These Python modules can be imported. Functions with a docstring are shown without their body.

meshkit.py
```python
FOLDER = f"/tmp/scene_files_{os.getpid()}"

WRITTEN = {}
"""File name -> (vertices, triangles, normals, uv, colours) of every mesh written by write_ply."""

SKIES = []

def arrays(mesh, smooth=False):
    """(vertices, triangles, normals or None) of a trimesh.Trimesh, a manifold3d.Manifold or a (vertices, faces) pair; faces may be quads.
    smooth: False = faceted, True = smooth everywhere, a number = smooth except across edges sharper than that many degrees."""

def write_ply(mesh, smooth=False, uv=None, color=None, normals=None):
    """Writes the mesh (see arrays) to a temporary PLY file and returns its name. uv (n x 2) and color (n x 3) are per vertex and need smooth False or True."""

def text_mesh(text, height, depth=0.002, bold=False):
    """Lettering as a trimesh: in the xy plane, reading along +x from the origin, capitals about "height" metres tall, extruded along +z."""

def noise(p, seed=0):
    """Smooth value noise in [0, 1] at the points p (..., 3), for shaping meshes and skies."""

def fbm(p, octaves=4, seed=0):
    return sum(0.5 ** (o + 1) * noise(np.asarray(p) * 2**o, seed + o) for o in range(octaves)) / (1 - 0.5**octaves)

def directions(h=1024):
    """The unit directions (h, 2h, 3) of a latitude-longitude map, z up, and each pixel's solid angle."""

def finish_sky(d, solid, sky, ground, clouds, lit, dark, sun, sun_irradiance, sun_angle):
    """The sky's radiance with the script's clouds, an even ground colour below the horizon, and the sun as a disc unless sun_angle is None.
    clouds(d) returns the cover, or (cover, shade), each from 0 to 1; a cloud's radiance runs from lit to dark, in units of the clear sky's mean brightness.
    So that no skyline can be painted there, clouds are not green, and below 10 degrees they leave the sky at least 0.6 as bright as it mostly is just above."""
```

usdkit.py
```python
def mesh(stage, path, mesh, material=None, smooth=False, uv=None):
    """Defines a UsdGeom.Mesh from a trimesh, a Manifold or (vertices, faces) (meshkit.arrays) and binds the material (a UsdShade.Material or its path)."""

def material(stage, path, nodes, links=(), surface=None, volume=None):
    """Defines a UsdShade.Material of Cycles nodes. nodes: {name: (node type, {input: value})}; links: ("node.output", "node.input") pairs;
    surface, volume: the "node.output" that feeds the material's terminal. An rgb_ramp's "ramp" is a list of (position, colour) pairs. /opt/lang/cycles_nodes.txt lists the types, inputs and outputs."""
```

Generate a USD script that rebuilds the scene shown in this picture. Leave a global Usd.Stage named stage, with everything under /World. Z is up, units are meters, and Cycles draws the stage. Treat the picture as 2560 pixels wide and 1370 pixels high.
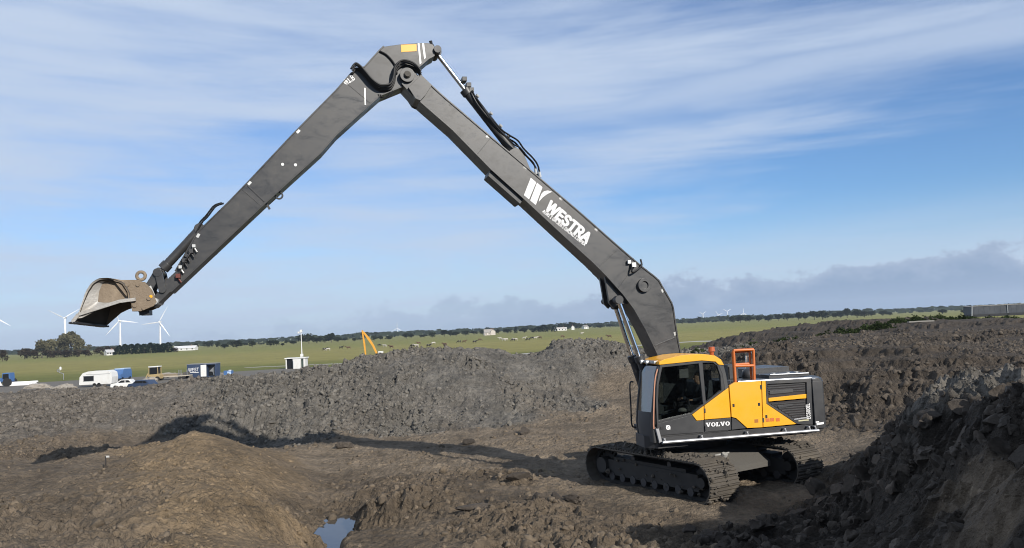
import math, random
import numpy as np
import trimesh, usdkit, meshkit
from shapely.geometry import Polygon, LineString, Point
from shapely import affinity
from scipy.interpolate import RBFInterpolator
from scipy.ndimage import map_coordinates
from pxr import Usd, UsdGeom, UsdLux, Gf, Sdf, Vt

random.seed(7)
rng = np.random.default_rng(7)
stage = Usd.Stage.CreateInMemory()
UsdGeom.SetStageUpAxis(stage, "Z")
UsdGeom.SetStageMetersPerUnit(stage, 1.0)
UsdGeom.Xform.Define(stage, "/World")
UsdGeom.Scope.Define(stage, "/World/Looks")

# ------------------------------------------------------------------ camera
EYE = 4.08
ROLL = math.atan(0.0468)
PITCH = math.atan(135 * math.cos(ROLL) / 2000.0)
_f = np.array([0, math.cos(PITCH), math.sin(PITCH)])
_r0 = np.array([1.0, 0, 0])
_u0 = np.cross(_r0, _f)
_r = math.cos(ROLL) * _r0 - math.sin(ROLL) * _u0
_u = math.sin(ROLL) * _r0 + math.cos(ROLL) * _u0
cam = UsdGeom.Camera.Define(stage, "/World/camera")
cam.CreateHorizontalApertureAttr(36.0)
cam.CreateVerticalApertureAttr(36.0 * 548 / 1024)
cam.CreateFocalLengthAttr(28.125)
cam.CreateClippingRangeAttr(Gf.Vec2f(0.1, 60000.0))
cam.AddTransformOp().Set(Gf.Matrix4d(*_r, 0, *_u, 0, *(-_f), 0, 0, 0, EYE, 1))
cam.CreateExposureAttr(EXPOSURE := 0.515)

# ------------------------------------------------------------------ sky and sun
SUN_EL = math.radians(27.0)
SUN_H = np.array([0.60, -0.80])            # horizontal direction towards the sun
SUN_H = SUN_H / np.linalg.norm(SUN_H)
SUN = np.array([SUN_H[0] * math.cos(SUN_EL), SUN_H[1] * math.cos(SUN_EL), math.sin(SUN_EL)])
SKY_STRENGTH = 0.07
SUN_INTENSITY = 1.25
HAZE_DENSITY = 0.00008


def M(name, nodes, links, surface="p.BSDF", volume=None):
    return usdkit.material(stage, "/World/Looks/" + name, nodes, links, surface=surface, volume=volume)


def mth(kind, v1=0.5, v2=0.5, clamp=False):
    return ("math", {"math_type": kind, "value1": v1, "value2": v2, "use_clamp": clamp})


sky_nodes = {
    "sky": ("sky_texture", {"sky_type": "single_scattering", "sun_disc": False, "sun_elevation": SUN_EL,
                            "sun_rotation": math.atan2(SUN_H[0], SUN_H[1]), "altitude": 0.0,
                            "air_density": 1.0, "aerosol_density": 0.2, "ozone_density": 4.0}),
    "tint": ("mix_color", {"blend_type": "multiply", "fac": 1.0, "b": (0.84, 1.06, 1.31), "use_clamp": False}),
    "tc": ("texture_coordinate", {}),
    "sep": ("separate_xyz", {}),
    # streaks of high cloud: noise stretched along the horizon and tipped a little
    "map": ("mapping", {"mapping_type": "point", "rotation": (0.0, math.radians(7.0), 0.0), "scale": (1.25, 1.25, 9.5), "location": (0.31, 0.0, 0.55)}),
    "cir": ("noise_texture", {"scale": 1.9, "detail": 6.0, "roughness": 0.52, "distortion": 0.25}),
    "map2": ("mapping", {"mapping_type": "point", "rotation": (0.0, math.radians(9.0), 0.0), "scale": (2.0, 2.0, 22.0), "location": (0.1, 0.7, 0.2)}),
    "fine": ("noise_texture", {"scale": 2.6, "detail": 5.0, "roughness": 0.55, "distortion": 0.4}),
    "mixn": ("math", {"math_type": "multiply_add", "value2": 0.20}),
    "xg": mth("multiply", 0, -0.23),            # more veil to the west, clearer to the east
    "zg": mth("multiply", 0, 0.30),
    "s1": mth("add"), "s2": mth("add"),
    "cov": ("map_range", {"range_type": "smoothstep", "from_min": 0.34, "from_max": 0.88, "to_min": 0.0, "to_max": 0.96, "clamp": True}),
    # one broad bright band that climbs to the east, clear deep blue below it
    "bx1": ("math", {"math_type": "multiply_add", "value2": 0.115, "value3": 0.238}),
    "bu": mth("subtract"), "bw": ("math", {"math_type": "multiply_add", "value2": 0.16}),
    "bw0": mth("subtract", 0, 0.08), "babs": mth("absolute"),
    "band": ("map_range", {"range_type": "smoothstep", "from_min": 0.0, "from_max": 0.075, "to_min": 0.74, "to_max": 0.0, "clamp": True}),
    "bxr": ("map_range", {"range_type": "smoothstep", "from_min": -0.35, "from_max": 0.30, "to_min": 0.25, "to_max": 1.0, "clamp": True}),
    "bandx": mth("multiply"), "cmax": mth("maximum"),
    "hx": ("map_range", {"range_type": "smoothstep", "from_min": -0.05, "from_max": 0.42, "to_min": 0.0, "to_max": 0.30, "clamp": True}),
    "hz": ("map_range", {"range_type": "smoothstep", "from_min": -0.13, "from_max": -0.02, "to_min": 1.0, "to_max": 0.0, "clamp": True}),
    "low": ("map_range", {"range_type": "smoothstep", "from_min": 0.03, "from_max": 0.15, "to_min": 0.92, "to_max": 0.0, "clamp": True}),
    "lown": ("map_range", {"from_min": 0.35, "from_max": 0.65, "to_min": 0.75, "to_max": 1.0, "clamp": True}), "lowm": mth("multiply"), "cmax2": mth("maximum"),
    "hh": mth("multiply"), "s3": mth("subtract"),
    "cloud": ("color", {"value": (5.5, 6.55, 8.3)}),
    "m1": ("mix_color", {"blend_type": "mix", "use_clamp": True}),
    # a bank of grey cumulus low over the horizon
    "mapb": ("mapping", {"mapping_type": "point", "scale": (9.0, 9.0, 14.0)}),
    "bn": ("noise_texture", {"scale": 1.7, "detail": 7.0, "roughness": 0.60}),
    "bmap": ("mapping", {"mapping_type": "point", "scale": (1.6, 1.6, 0.1), "location": (0.35, 0.0, 0.0)}),
    "bn2": ("noise_texture", {"scale": 1.7, "detail": 2.0}),
    "bh": ("math", {"math_type": "multiply_add", "value2": 0.115, "value3": -0.046}),
    "bh2": ("math", {"math_type": "multiply_add", "value2": 0.050}),
    "bx": ("math", {"math_type": "multiply_add", "value2": 0.060}),
    "bd": mth("subtract"),
    "bc": ("map_range", {"range_type": "smoothstep", "from_min": -0.002, "from_max": 0.010, "to_min": 0.0, "to_max": 1.0, "clamp": True}),
    "bxf": ("map_range", {"range_type": "smoothstep", "from_min": -0.30, "from_max": 0.25, "to_min": 0.30, "to_max": 0.90, "clamp": True}),
    "bcm": mth("multiply"),
    "bankr": ("map_range", {"from_min": 0.0, "from_max": 0.032, "clamp": True}),
    "bankc": ("mix_color", {"blend_type": "mix", "a": (4.1, 5.0, 6.6), "b": (2.5, 3.55, 5.3), "use_clamp": False}),
    "m2": ("mix_color", {"blend_type": "mix"}),
    "bg": ("background_shader", {"strength": SKY_STRENGTH}),
}
sky_links = [
    ("tc.generated", "sep.vector"), ("tc.generated", "map.vector"), ("tc.generated", "map2.vector"),
    ("map.vector", "cir.vector"), ("map2.vector", "fine.vector"),
    ("fine.fac", "mixn.value1"), ("cir.fac", "mixn.value3"),
    ("sep.x", "xg.value1"), ("sep.z", "zg.value1"),
    ("mixn.value", "s1.value1"), ("xg.value", "s1.value2"), ("s1.value", "s2.value1"), ("zg.value", "s2.value2"),
    ("sep.x", "bx1.value1"), ("sep.z", "bu.value1"), ("bx1.value", "bu.value2"), ("cir.fac", "bw.value1"), ("bu.value", "bw.value3"), ("bw.value", "bw0.value1"), ("bw0.value", "babs.value1"),
    ("babs.value", "band.value"), ("sep.x", "bxr.value"), ("band.result", "bandx.value1"), ("bxr.result", "bandx.value2"),
    ("sep.x", "hx.value"), ("bw0.value", "hz.value"), ("hx.result", "hh.value1"), ("hz.result", "hh.value2"), ("s2.value", "s3.value1"), ("hh.value", "s3.value2"),
    ("s3.value", "cov.value"), ("cov.result", "cmax.value1"), ("bandx.value", "cmax.value2"), ("sep.z", "low.value"), ("fine.fac", "lown.value"), ("low.result", "lowm.value1"), ("lown.result", "lowm.value2"), ("cmax.value", "cmax2.value1"), ("lowm.value", "cmax2.value2"), ("cmax2.value", "m1.fac"), ("sky.color", "tint.a"), ("tint.result", "m1.a"), ("cloud.color", "m1.b"),
    ("tc.generated", "mapb.vector"), ("mapb.vector", "bn.vector"), ("tc.generated", "bmap.vector"), ("bmap.vector", "bn2.vector"),
    ("bn.fac", "bh.value1"), ("bn2.fac", "bh2.value1"), ("bh.value", "bh2.value3"),
    ("sep.x", "bx.value1"), ("bh2.value", "bx.value3"),
    ("bx.value", "bd.value1"), ("sep.z", "bd.value2"), ("bd.value", "bc.value"), ("sep.x", "bxf.value"), ("bc.result", "bcm.value1"), ("bxf.result", "bcm.value2"), ("bcm.value", "m2.fac"),
    ("m1.result", "m2.a"), ("bd.value", "bankr.value"), ("bankr.result", "bankc.fac"), ("bankc.result", "m2.b"), ("m2.result", "bg.color"),
]
sky_mat = M("sky", sky_nodes, sky_links, surface="bg.background")
dome = UsdLux.DomeLight.Define(stage, "/World/sky")
dome.GetPrim().SetCustomDataByKey("kind", "structure")
from pxr import UsdShade
UsdShade.MaterialBindingAPI.Apply(dome.GetPrim()).Bind(sky_mat)

sun = UsdLux.DistantLight.Define(stage, "/World/sun")
sun.CreateIntensityAttr(SUN_INTENSITY)
sun.CreateNormalizeAttr(True)
sun.CreateAngleAttr(0.5)
sun.CreateColorAttr(Gf.Vec3f(1.0, 0.94, 0.85))
_z = SUN
_x = np.cross([0, 0, 1.0], _z); _x /= np.linalg.norm(_x)
_y = np.cross(_z, _x)
sun.AddTransformOp().Set(Gf.Matrix4d(*_x, 0, *_y, 0, *_z, 0, 0, 0, 60, 1))

# ------------------------------------------------------------------ helpers
_used = {}


def numbered(path):
    n = _used.get(path, 0)
    _used[path] = n + 1
    return path if n == 0 else f"{path}_{n:03d}"


def tag(prim, label=None, cat=None, group=None, kind=None):
    for k, v in (("label", label), ("category", cat), ("group", group), ("kind", kind)):
        if v:
            prim.SetCustomDataByKey(k, v)
    return prim


def thing(name, label, cat, loc=(0, 0, 0), rotz=0.0, group=None, scale=None, ref=None):
    """An Xform directly under /World at the thing's base; its children are its parts."""
    x = UsdGeom.Xform.Define(stage, numbered("/World/" + name))
    x.AddTranslateOp().Set(Gf.Vec3d(*map(float, loc)))
    if rotz:
        x.AddRotateZOp().Set(float(rotz))
    if scale is not None:
        x.AddScaleOp().Set(Gf.Vec3f(*map(float, np.broadcast_to(scale, 3))))
    p = x.GetPrim()
    if ref is not None:
        p.GetReferences().AddInternalReference(ref)
        p.SetInstanceable(True)
    return tag(p, label, cat, group)


def part(name, mesh, mat, parent, smooth=False, label=None, kind=None):
    path = numbered((parent.GetPath() if hasattr(parent, "GetPath") else Sdf.Path(parent)).pathString + "/" + name)
    p = usdkit.mesh(stage, path, mesh, mat, smooth=smooth).GetPrim()
    return tag(p, label, kind=kind)


def cat(*ms):
    ms = [m for m in ms if m is not None]
    return trimesh.util.concatenate(ms)


def box(x0, x1, y0, y1, z0, z1):
    m = trimesh.creation.box((abs(x1 - x0), abs(y1 - y0), abs(z1 - z0)))
    m.apply_translation(((x0 + x1) / 2, (y0 + y1) / 2, (z0 + z1) / 2))
    return m


def frame_of(d):
    d = np.asarray(d, float); d = d / np.linalg.norm(d)
    a = np.cross(d, [0, 0, 1.0]) if abs(d[2]) < 0.95 else np.cross(d, [1.0, 0, 0])
    a /= np.linalg.norm(a)
    return d, a, np.cross(d, a)


def tube(pts, r, sides=8):
    """A polyline as a closed round tube; r is one radius or one per point."""
    p = np.asarray(pts, float)
    r = np.broadcast_to(np.asarray(r, float), (len(p),))
    t = np.gradient(p, axis=0)
    t /= np.linalg.norm(t, axis=1, keepdims=True) + 1e-12
    _, a, b = frame_of(t[0])
    rings = []
    for i in range(len(p)):
        a = a - t[i] * (a @ t[i]); a /= np.linalg.norm(a) + 1e-12
        b = np.cross(t[i], a)
        an = np.arange(sides) * 2 * np.pi / sides
        rings.append(p[i] + r[i] * (np.cos(an)[:, None] * a + np.sin(an)[:, None] * b))
    v = np.vstack(rings + [p[:1], p[-1:]])
    f = []
    n = len(p)
    for i in range(n - 1):
        for j in range(sides):
            k = (j + 1) % sides
            q = [i * sides + j, i * sides + k, (i + 1) * sides + k, (i + 1) * sides + j]
            f += [[q[0], q[1], q[2]], [q[0], q[2], q[3]]]
    for j in range(sides):
        k = (j + 1) % sides
        f.append([n * sides, k, j])
        f.append([n * sides + 1, (n - 1) * sides + j, (n - 1) * sides + k])
    return trimesh.Trimesh(v, f, process=False)


def spline(pts, n=24):
    """Catmull-Rom through the points."""
    p = np.asarray(pts, float)
    p = np.vstack([2 * p[0] - p[1], p, 2 * p[-1] - p[-2]])
    out = []
    m = max(2, n // (len(p) - 3))
    for i in range(1, len(p) - 2):
        for s in np.linspace(0, 1, m, endpoint=False):
            a, b, c, d = p[i - 1], p[i], p[i + 1], p[i + 2]
            out.append(0.5 * (2 * b + (c - a) * s + (2 * a - 5 * b + 4 * c - d) * s * s + (3 * b - a - 3 * c + d) * s ** 3))
    return np.array(out + [p[-2]])


def rod(p0, p1, r, sides=14, r1=None):
    return tube([p0, p1], [r, r if r1 is None else r1], sides)


def bar(p0, p1, w, h):
    """A rectangular bar from p0 to p1, w wide level, h high."""
    d, a, b = frame_of(np.subtract(p1, p0))
    m = trimesh.creation.box((np.linalg.norm(np.subtract(p1, p0)), w, h))
    T = np.eye(4); T[:3, 0], T[:3, 1], T[:3, 2] = d, a, b; T[:3, 3] = (np.asarray(p0, float) + np.asarray(p1, float)) / 2
    if np.linalg.det(T[:3, :3]) < 0:
        T[:3, 2] *= -1
    m.apply_transform(T)
    return m


def side_prism(poly, y0, y1):
    """A polygon given in (x, z) made solid from y0 to y1."""
    pg = poly if isinstance(poly, Polygon) or hasattr(poly, "geoms") else Polygon(poly)
    if not pg.is_valid:
        pg = pg.buffer(0)
    lo, hi = min(y0, y1), max(y0, y1)
    ms = []
    for g in getattr(pg, "geoms", [pg]):
        m = trimesh.creation.extrude_polygon(g, hi - lo, engine="earcut")
        v = m.vertices.copy()
        m.vertices = np.stack([v[:, 0], hi - v[:, 2], v[:, 1]], 1)
        ms.append(m)
    return cat(*ms)


def plan_prism(poly, z0, z1):
    pg = poly if isinstance(poly, Polygon) else Polygon(poly)
    m = trimesh.creation.extrude_polygon(pg.buffer(0), z1 - z0, engine="earcut")
    m.apply_translation((0, 0, z0))
    return m


def moved(m, T):
    m = m.copy(); m.apply_transform(T); return m


def rz(deg, loc=(0, 0, 0)):
    T = trimesh.transformations.rotation_matrix(math.radians(deg), [0, 0, 1]); T[:3, 3] = loc; return T


# ------------------------------------------------------------------ materials
def tone(c, k=0.74):
    """Colours are noted as they read in full sun; this is their reflectance at the exposure set above."""
    return tuple(float(x) * k for x in c)


def paint(name, col, rough=0.45, bevel=0.012, dirt=0.35, dirtcol=(0.12, 0.10, 0.08), scale=1.6, metallic=0.0, spec=0.5, bumpy=0.0):
    """Painted or bare metal with uneven dust on it and softened edges."""
    col, dirtcol = tone(col), tone(dirtcol)
    nodes = {
        "tc": ("texture_coordinate", {}),
        "n": ("noise_texture", {"scale": scale, "detail": 6.0, "roughness": 0.62}),
        "r": ("map_range", {"range_type": "smoothstep", "from_min": 0.48, "from_max": 0.82, "to_min": 0.0, "to_max": dirt, "clamp": True}),
        "m": ("mix_color", {"blend_type": "mix", "a": col, "b": dirtcol}),
        "rr": ("map_range", {"from_min": 0.3, "from_max": 0.7, "to_min": max(rough - 0.1, 0.05), "to_max": min(rough + 0.15, 1.0), "clamp": True}),
        "p": ("principled_bsdf", {"metallic": metallic, "specular_ior_level": spec}),
    }
    links = [("tc.object", "n.vector"), ("n.fac", "r.value"), ("r.result", "m.fac"), ("m.result", "p.base_color"), ("n.fac", "rr.value"), ("rr.result", "p.roughness")]
    if bevel:
        nodes["b"] = ("bevel", {"samples": 4, "radius": bevel})
        links.append(("b.bevel", "p.normal"))
    if bumpy:
        nodes["n2"] = ("noise_texture", {"scale": scale * 9, "detail": 5.0, "roughness": 0.6})
        nodes["bp"] = ("bump", {"strength": bumpy, "distance": 0.03})
        links += [("tc.object", "n2.vector"), ("n2.fac", "bp.height")]
        if bevel:
            links.remove(("b.bevel", "p.normal")); links.append(("b.bevel", "bp.normal"))
        links.append(("bp.normal", "p.normal"))
    return M(name, nodes, links)


def flat(name, col, rough=0.7, metallic=0.0, spec=0.4):
    return M(name, {"p": ("principled_bsdf", {"base_color": tone(col), "roughness": rough, "metallic": metallic, "specular_ior_level": spec})}, [])


def glass(name, tint=(0.35, 0.38, 0.38), rough=0.02):
    return M(name, {"f": ("fresnel", {"IOR": 1.5}), "t": ("transparent_bsdf", {"color": tint}), "g": ("glossy_bsdf", {"color": (0.9, 0.9, 0.9), "roughness": rough}), "x": ("mix_closure", {})},
             [("f.fac", "x.fac"), ("t.BSDF", "x.closure1"), ("g.BSDF", "x.closure2")], surface="x.closure")
GROUND_POINTS = np.array([
    [1.52,21.16,0], [3.02,19.54,0], [4.2,17.39,0], [6.33,18.56,0], [-0.02,24.95,0.02], [-2.46,24.66,0], [-5.24,26.43,0.02], [-4.31,29.16,0.16],
    [-1.44,29.42,0.22], [0.03,30.36,0.25], [1.65,32.52,0.3], [3.38,33.55,0.35], [4.61,35.19,0.55], [4.88,38.37,0.9], [4.55,30.47,0.25], [5.52,27.9,0.1],
    [7.23,24.48,0], [8.85,23.99,0], [10.22,25.26,0.05], [8.31,21.73,0], [1.26,25.76,0.08], [-6.77,26.28,0.05], [-7.65,29.21,0.22], [-6.53,30.08,0.25],
    [-11.93,32.61,-0.55], [-10.71,32.34,-0.5], [-9.54,31.66,-0.2], [-7.54,30.56,0.2], [-4.73,32.08,0.3], [-0.78,33.36,0.35], [2.74,35.75,0.55], [-12.81,31.98,-0.3],
    [-11.73,34,0.92], [-8.46,34.5,1.39], [-5.23,36,1.82], [-2.6,37,2.17], [0.16,38.5,1.96], [2.75,40,1.76], [-14.4,37.5,1.92], [-12.66,36.8,2.07],
    [-11.18,38,2.14], [-9.52,39,2.35], [-8.46,39.5,2.62], [-7.66,39.5,2.82], [-5.76,40,3.01], [-3.2,40.5,3.1], [-0.82,42,2.8], [0.86,43,2.43],
    [2.07,43,3.12], [4.2,44,2.94], [6.07,45,2.72], [8.07,45,2.31], [10.65,42,2.2], [-17.31,24.14,0.95], [-15.7,24.41,0.95], [-14.04,24.7,0.95],
    [-14.98,30.32,0.4], [-13.79,31,0.05], [-12.99,30.91,-0.05], [-24.38,34,1.17], [-21.85,34,1.02], [-18.48,34,1.03], [-15.19,34.2,0.97], [-21.64,36.5,1.47],
    [-18.01,36.5,1.48], [-14.55,36,1.36], [-28.94,39,2.17], [-25.06,39,2.05], [-22.15,39,1.97], [-18.99,38.5,1.92], [-16.29,38,1.87], [-12.78,19.88,0.95],
    [-12.39,20.87,1], [-11.75,21.59,0.95], [-10.48,20.38,0.85], [-11.96,18.6,0.7], [-8.55,13.29,0.9], [-8.18,15.74,0.75], [-6.3,13.09,0.85], [-9.18,15.72,0.8],
    [-13.19,18.39,0.8], [-44,52,0.6], [-34,47,0.7], [-28,46,0.7], [-22,45,0.7], [-34,58,-1.6], [-25,58,-1.8], [-15,56,-1.4],
    [-8,53,-0.6], [0,52,0.5], [6,54,0.8], [-40,72,-3.4], [-20,72,-3.4], [0,70,-3.4], [12,70,-2.8], [-55,55,-2.5],
    [-48,40,0.5], [-60,20,1], [-70,0,0.5], [-30,25,1.2], [-9.66,23.57,1.45], [-10.25,23.57,1.2], [-8.96,23.25,1.3], [-8.23,22.65,1.05],
    [-9.31,20.91,0.8], [-7.66,19.36,1], [-6.27,15.81,0.95], [-5.18,12.72,0.9], [-7.37,21.89,0.75], [-5.63,17.46,0.65], [-4.65,14.11,0.5], [-6.62,23.03,0.3],
    [-4.8,17.2,0.25], [-7.68,25.87,0.35], [-5.94,23.91,-0.12], [-4.83,21.52,-0.35], [-4.49,20.41,-0.52], [-4.53,19.42,-0.66], [-4.54,18.63,-0.72], [-4.33,16.87,-0.75],
    [-4.55,21.74,-0.2], [-3.61,19,0.12], [-3.06,20.33,0.12], [-3.14,15.6,0.25], [-2.54,14.31,0.35], [-1.9,18.77,0.2], [-1.07,20.89,0.12], [-0.84,15.79,0.4],
    [-1.41,13.56,0.5], [-0.08,13.41,0.48], [0.39,18.18,0.22], [1.58,16.76,0.14], [0.91,13.46,0.42], [2.85,17.03,0.02], [2.35,14.22,0.15], [10.93,36,2.6],
    [11.47,34.5,2.17], [14.38,38,2.5], [11.54,30.02,0.2], [12.49,29.63,0.2], [14.15,30.02,0.3], [12.6,32.42,0.6], [12.56,33,1.53], [13.67,34,2.09],
    [14.9,33,1.99], [16.04,32,2.06], [13.88,31.6,1.24], [14.84,31,1.08], [15.97,30.5,1.22], [15.15,29.6,0.73], [17.22,30,1.64], [21.77,48,2.34],
    [28.16,62,2.45], [32.13,58,2.57], [47.15,85,2.59], [47.57,75,2.59], [32.92,52,2.28], [21.26,34,1.9], [21.99,58,2.32], [17.11,52,2.29],
    [25.52,72,2.09], [52.79,75,2.35], [30.02,40,1.88], [23.94,30,1.77], [40,60,2.6], [60,60,2.6], [70,95,2.2], [45,96,2.4],
    [20,85,1.5], [30,105,-1.5], [55,110,-1.5], [15,100,-3.3], [30,30,2.4], [45,30,2.5], [8.47,13.5,2.83], [8.23,14,2.71],
    [7.93,14.5,2.52], [7.55,15.2,2.31], [7.61,16,1.91], [7.62,16.6,1.5], [7.59,18.2,0.66], [7.32,18.19,0.03], [5.73,16.21,0], [4.5,14.41,0],
    [5.05,15.39,0], [6.01,14.62,0.22], [5.03,13.77,0.15], [6.81,13.4,1.91], [6.69,11.8,2.14], [6.58,12.2,1.61], [6.46,13.2,1.31], [6.07,13,0.86],
    [5.41,11.2,0.82], [5.29,12.2,0.56], [6.19,10,2.17], [5.51,9,1.71], [6.7,15.2,1.07], [5.94,10.6,1.46], [5.91,11.6,1.02], [5.48,9.6,1.25],
    [11,17,1.9], [12,14.5,2.8], [9.5,12.7,2.7], [9.6,11,3], [8.4,8.8,4.4], [9,7.3,5.5], [8.3,6.4,5.3], [10.2,7.4,5.5],  # steep heap out of view, raised to shade the foreground
    [7.6,7.4,4.6], [7.3,9,3.3], [10,5,4.6], [12,11.5,3.1], [12.5,9,4], [15,12,2.9], [15,15,3.2], [6.4,6.4,3.2],
    [7,9.9,2], [7.5,4,3.8], [14,20,2.2], [13,23,1], [20,15,3.2], [20,22,2.6], [18,27,1.4], [13,26,0.3],
    [25,22,2.6], [12,4,3.2], [20,4,3.2], [30,10,2.8], [0,0,2.3], [-5,1,2.2], [5,1,2.8], [0,4,1.75],
    [4,5,1.9], [-5,5,1.6], [0,8,1], [4,8,1.1], [-6,9,1.1], [3,11,0.55], [-3,11,0.7], [0,-12,2.3],
    [-15,-8,2], [15,-8,3], [-13,4,1.4], [-14,9,1.1], [-25,10,1.2], [-40,-20,1.5], [40,-20,2], [0,-45,1.5],
    [0,-70,-3], [-65,-45,-3], [65,-45,-3], [80,0,0], [85,50,1], [-70,45,-3],
])
GROUND_SOILS = [0, 0, 0, 0, 0, 0, 0, 0, 0, 0, 0, 0, 0, 0, 0, 0, 0, 0, 0, 0, 0, 0, 0, 0, 1, 1, 1, 1, 1, 1, 1, 1, 1, 1, 1, 1, 1, 1, 1, 1, 1, 1, 1, 1, 1, 1, 1, 1, 1, 1, 1, 1, 1, 2, 2, 2, 2, 2, 2, 7, 7, 7, 7, 7, 7, 7, 7, 7, 7, 7, 7, 2, 2, 2, 2, 2, 2, 2, 2, 2, 2, 2, 2, 2, 2, 2, 2, 2, 2, 2, 2, 2, 2, 2, 2, 2, 2, 2, 2, 2, 3, 3, 3, 3, 3, 3, 3, 3, 3, 3, 3, 3, 3, 3, 4, 4, 4, 4, 4, 4, 4, 4, 4, 4, 4, 4, 4, 4, 4, 4, 4, 4, 4, 4, 4, 5, 5, 5, 5, 5, 5, 5, 5, 5, 5, 5, 5, 5, 5, 5, 5, 5, 5, 5, 5, 5, 5, 5, 5, 5, 5, 5, 5, 5, 5, 5, 5, 5, 5, 5, 5, 5, 5, 5, 1, 1, 1, 1, 6, 6, 6, 6, 6, 6, 6, 6, 6, 6, 6, 6, 6, 6, 6, 6, 6, 6, 6, 4, 4, 4, 6, 6, 6, 6, 6, 6, 6, 6, 6, 6, 6, 6, 6, 6, 6, 6, 6, 6, 6, 6, 6, 6, 6, 6, 6, 6, 6, 6, 4, 4, 6, 4, 6, 4, 4, 6, 4, 4, 4, 4, 4, 6, 4, 4, 4, 4, 6, 4, 4, 4, 6, 6, 6, 4]  # right mound's crest and near face take lighter soils, painting in sunlight
PUDDLE = [[-4.51, 16.06], [-4.91, 18.86], [-5.0, 20.42], [-4.94, 21.28], [-4.34, 21.16], [-3.95, 19.42], [-3.81, 18.49], [-3.3, 15.88]]
PUDDLE_Z = -0.50
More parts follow.
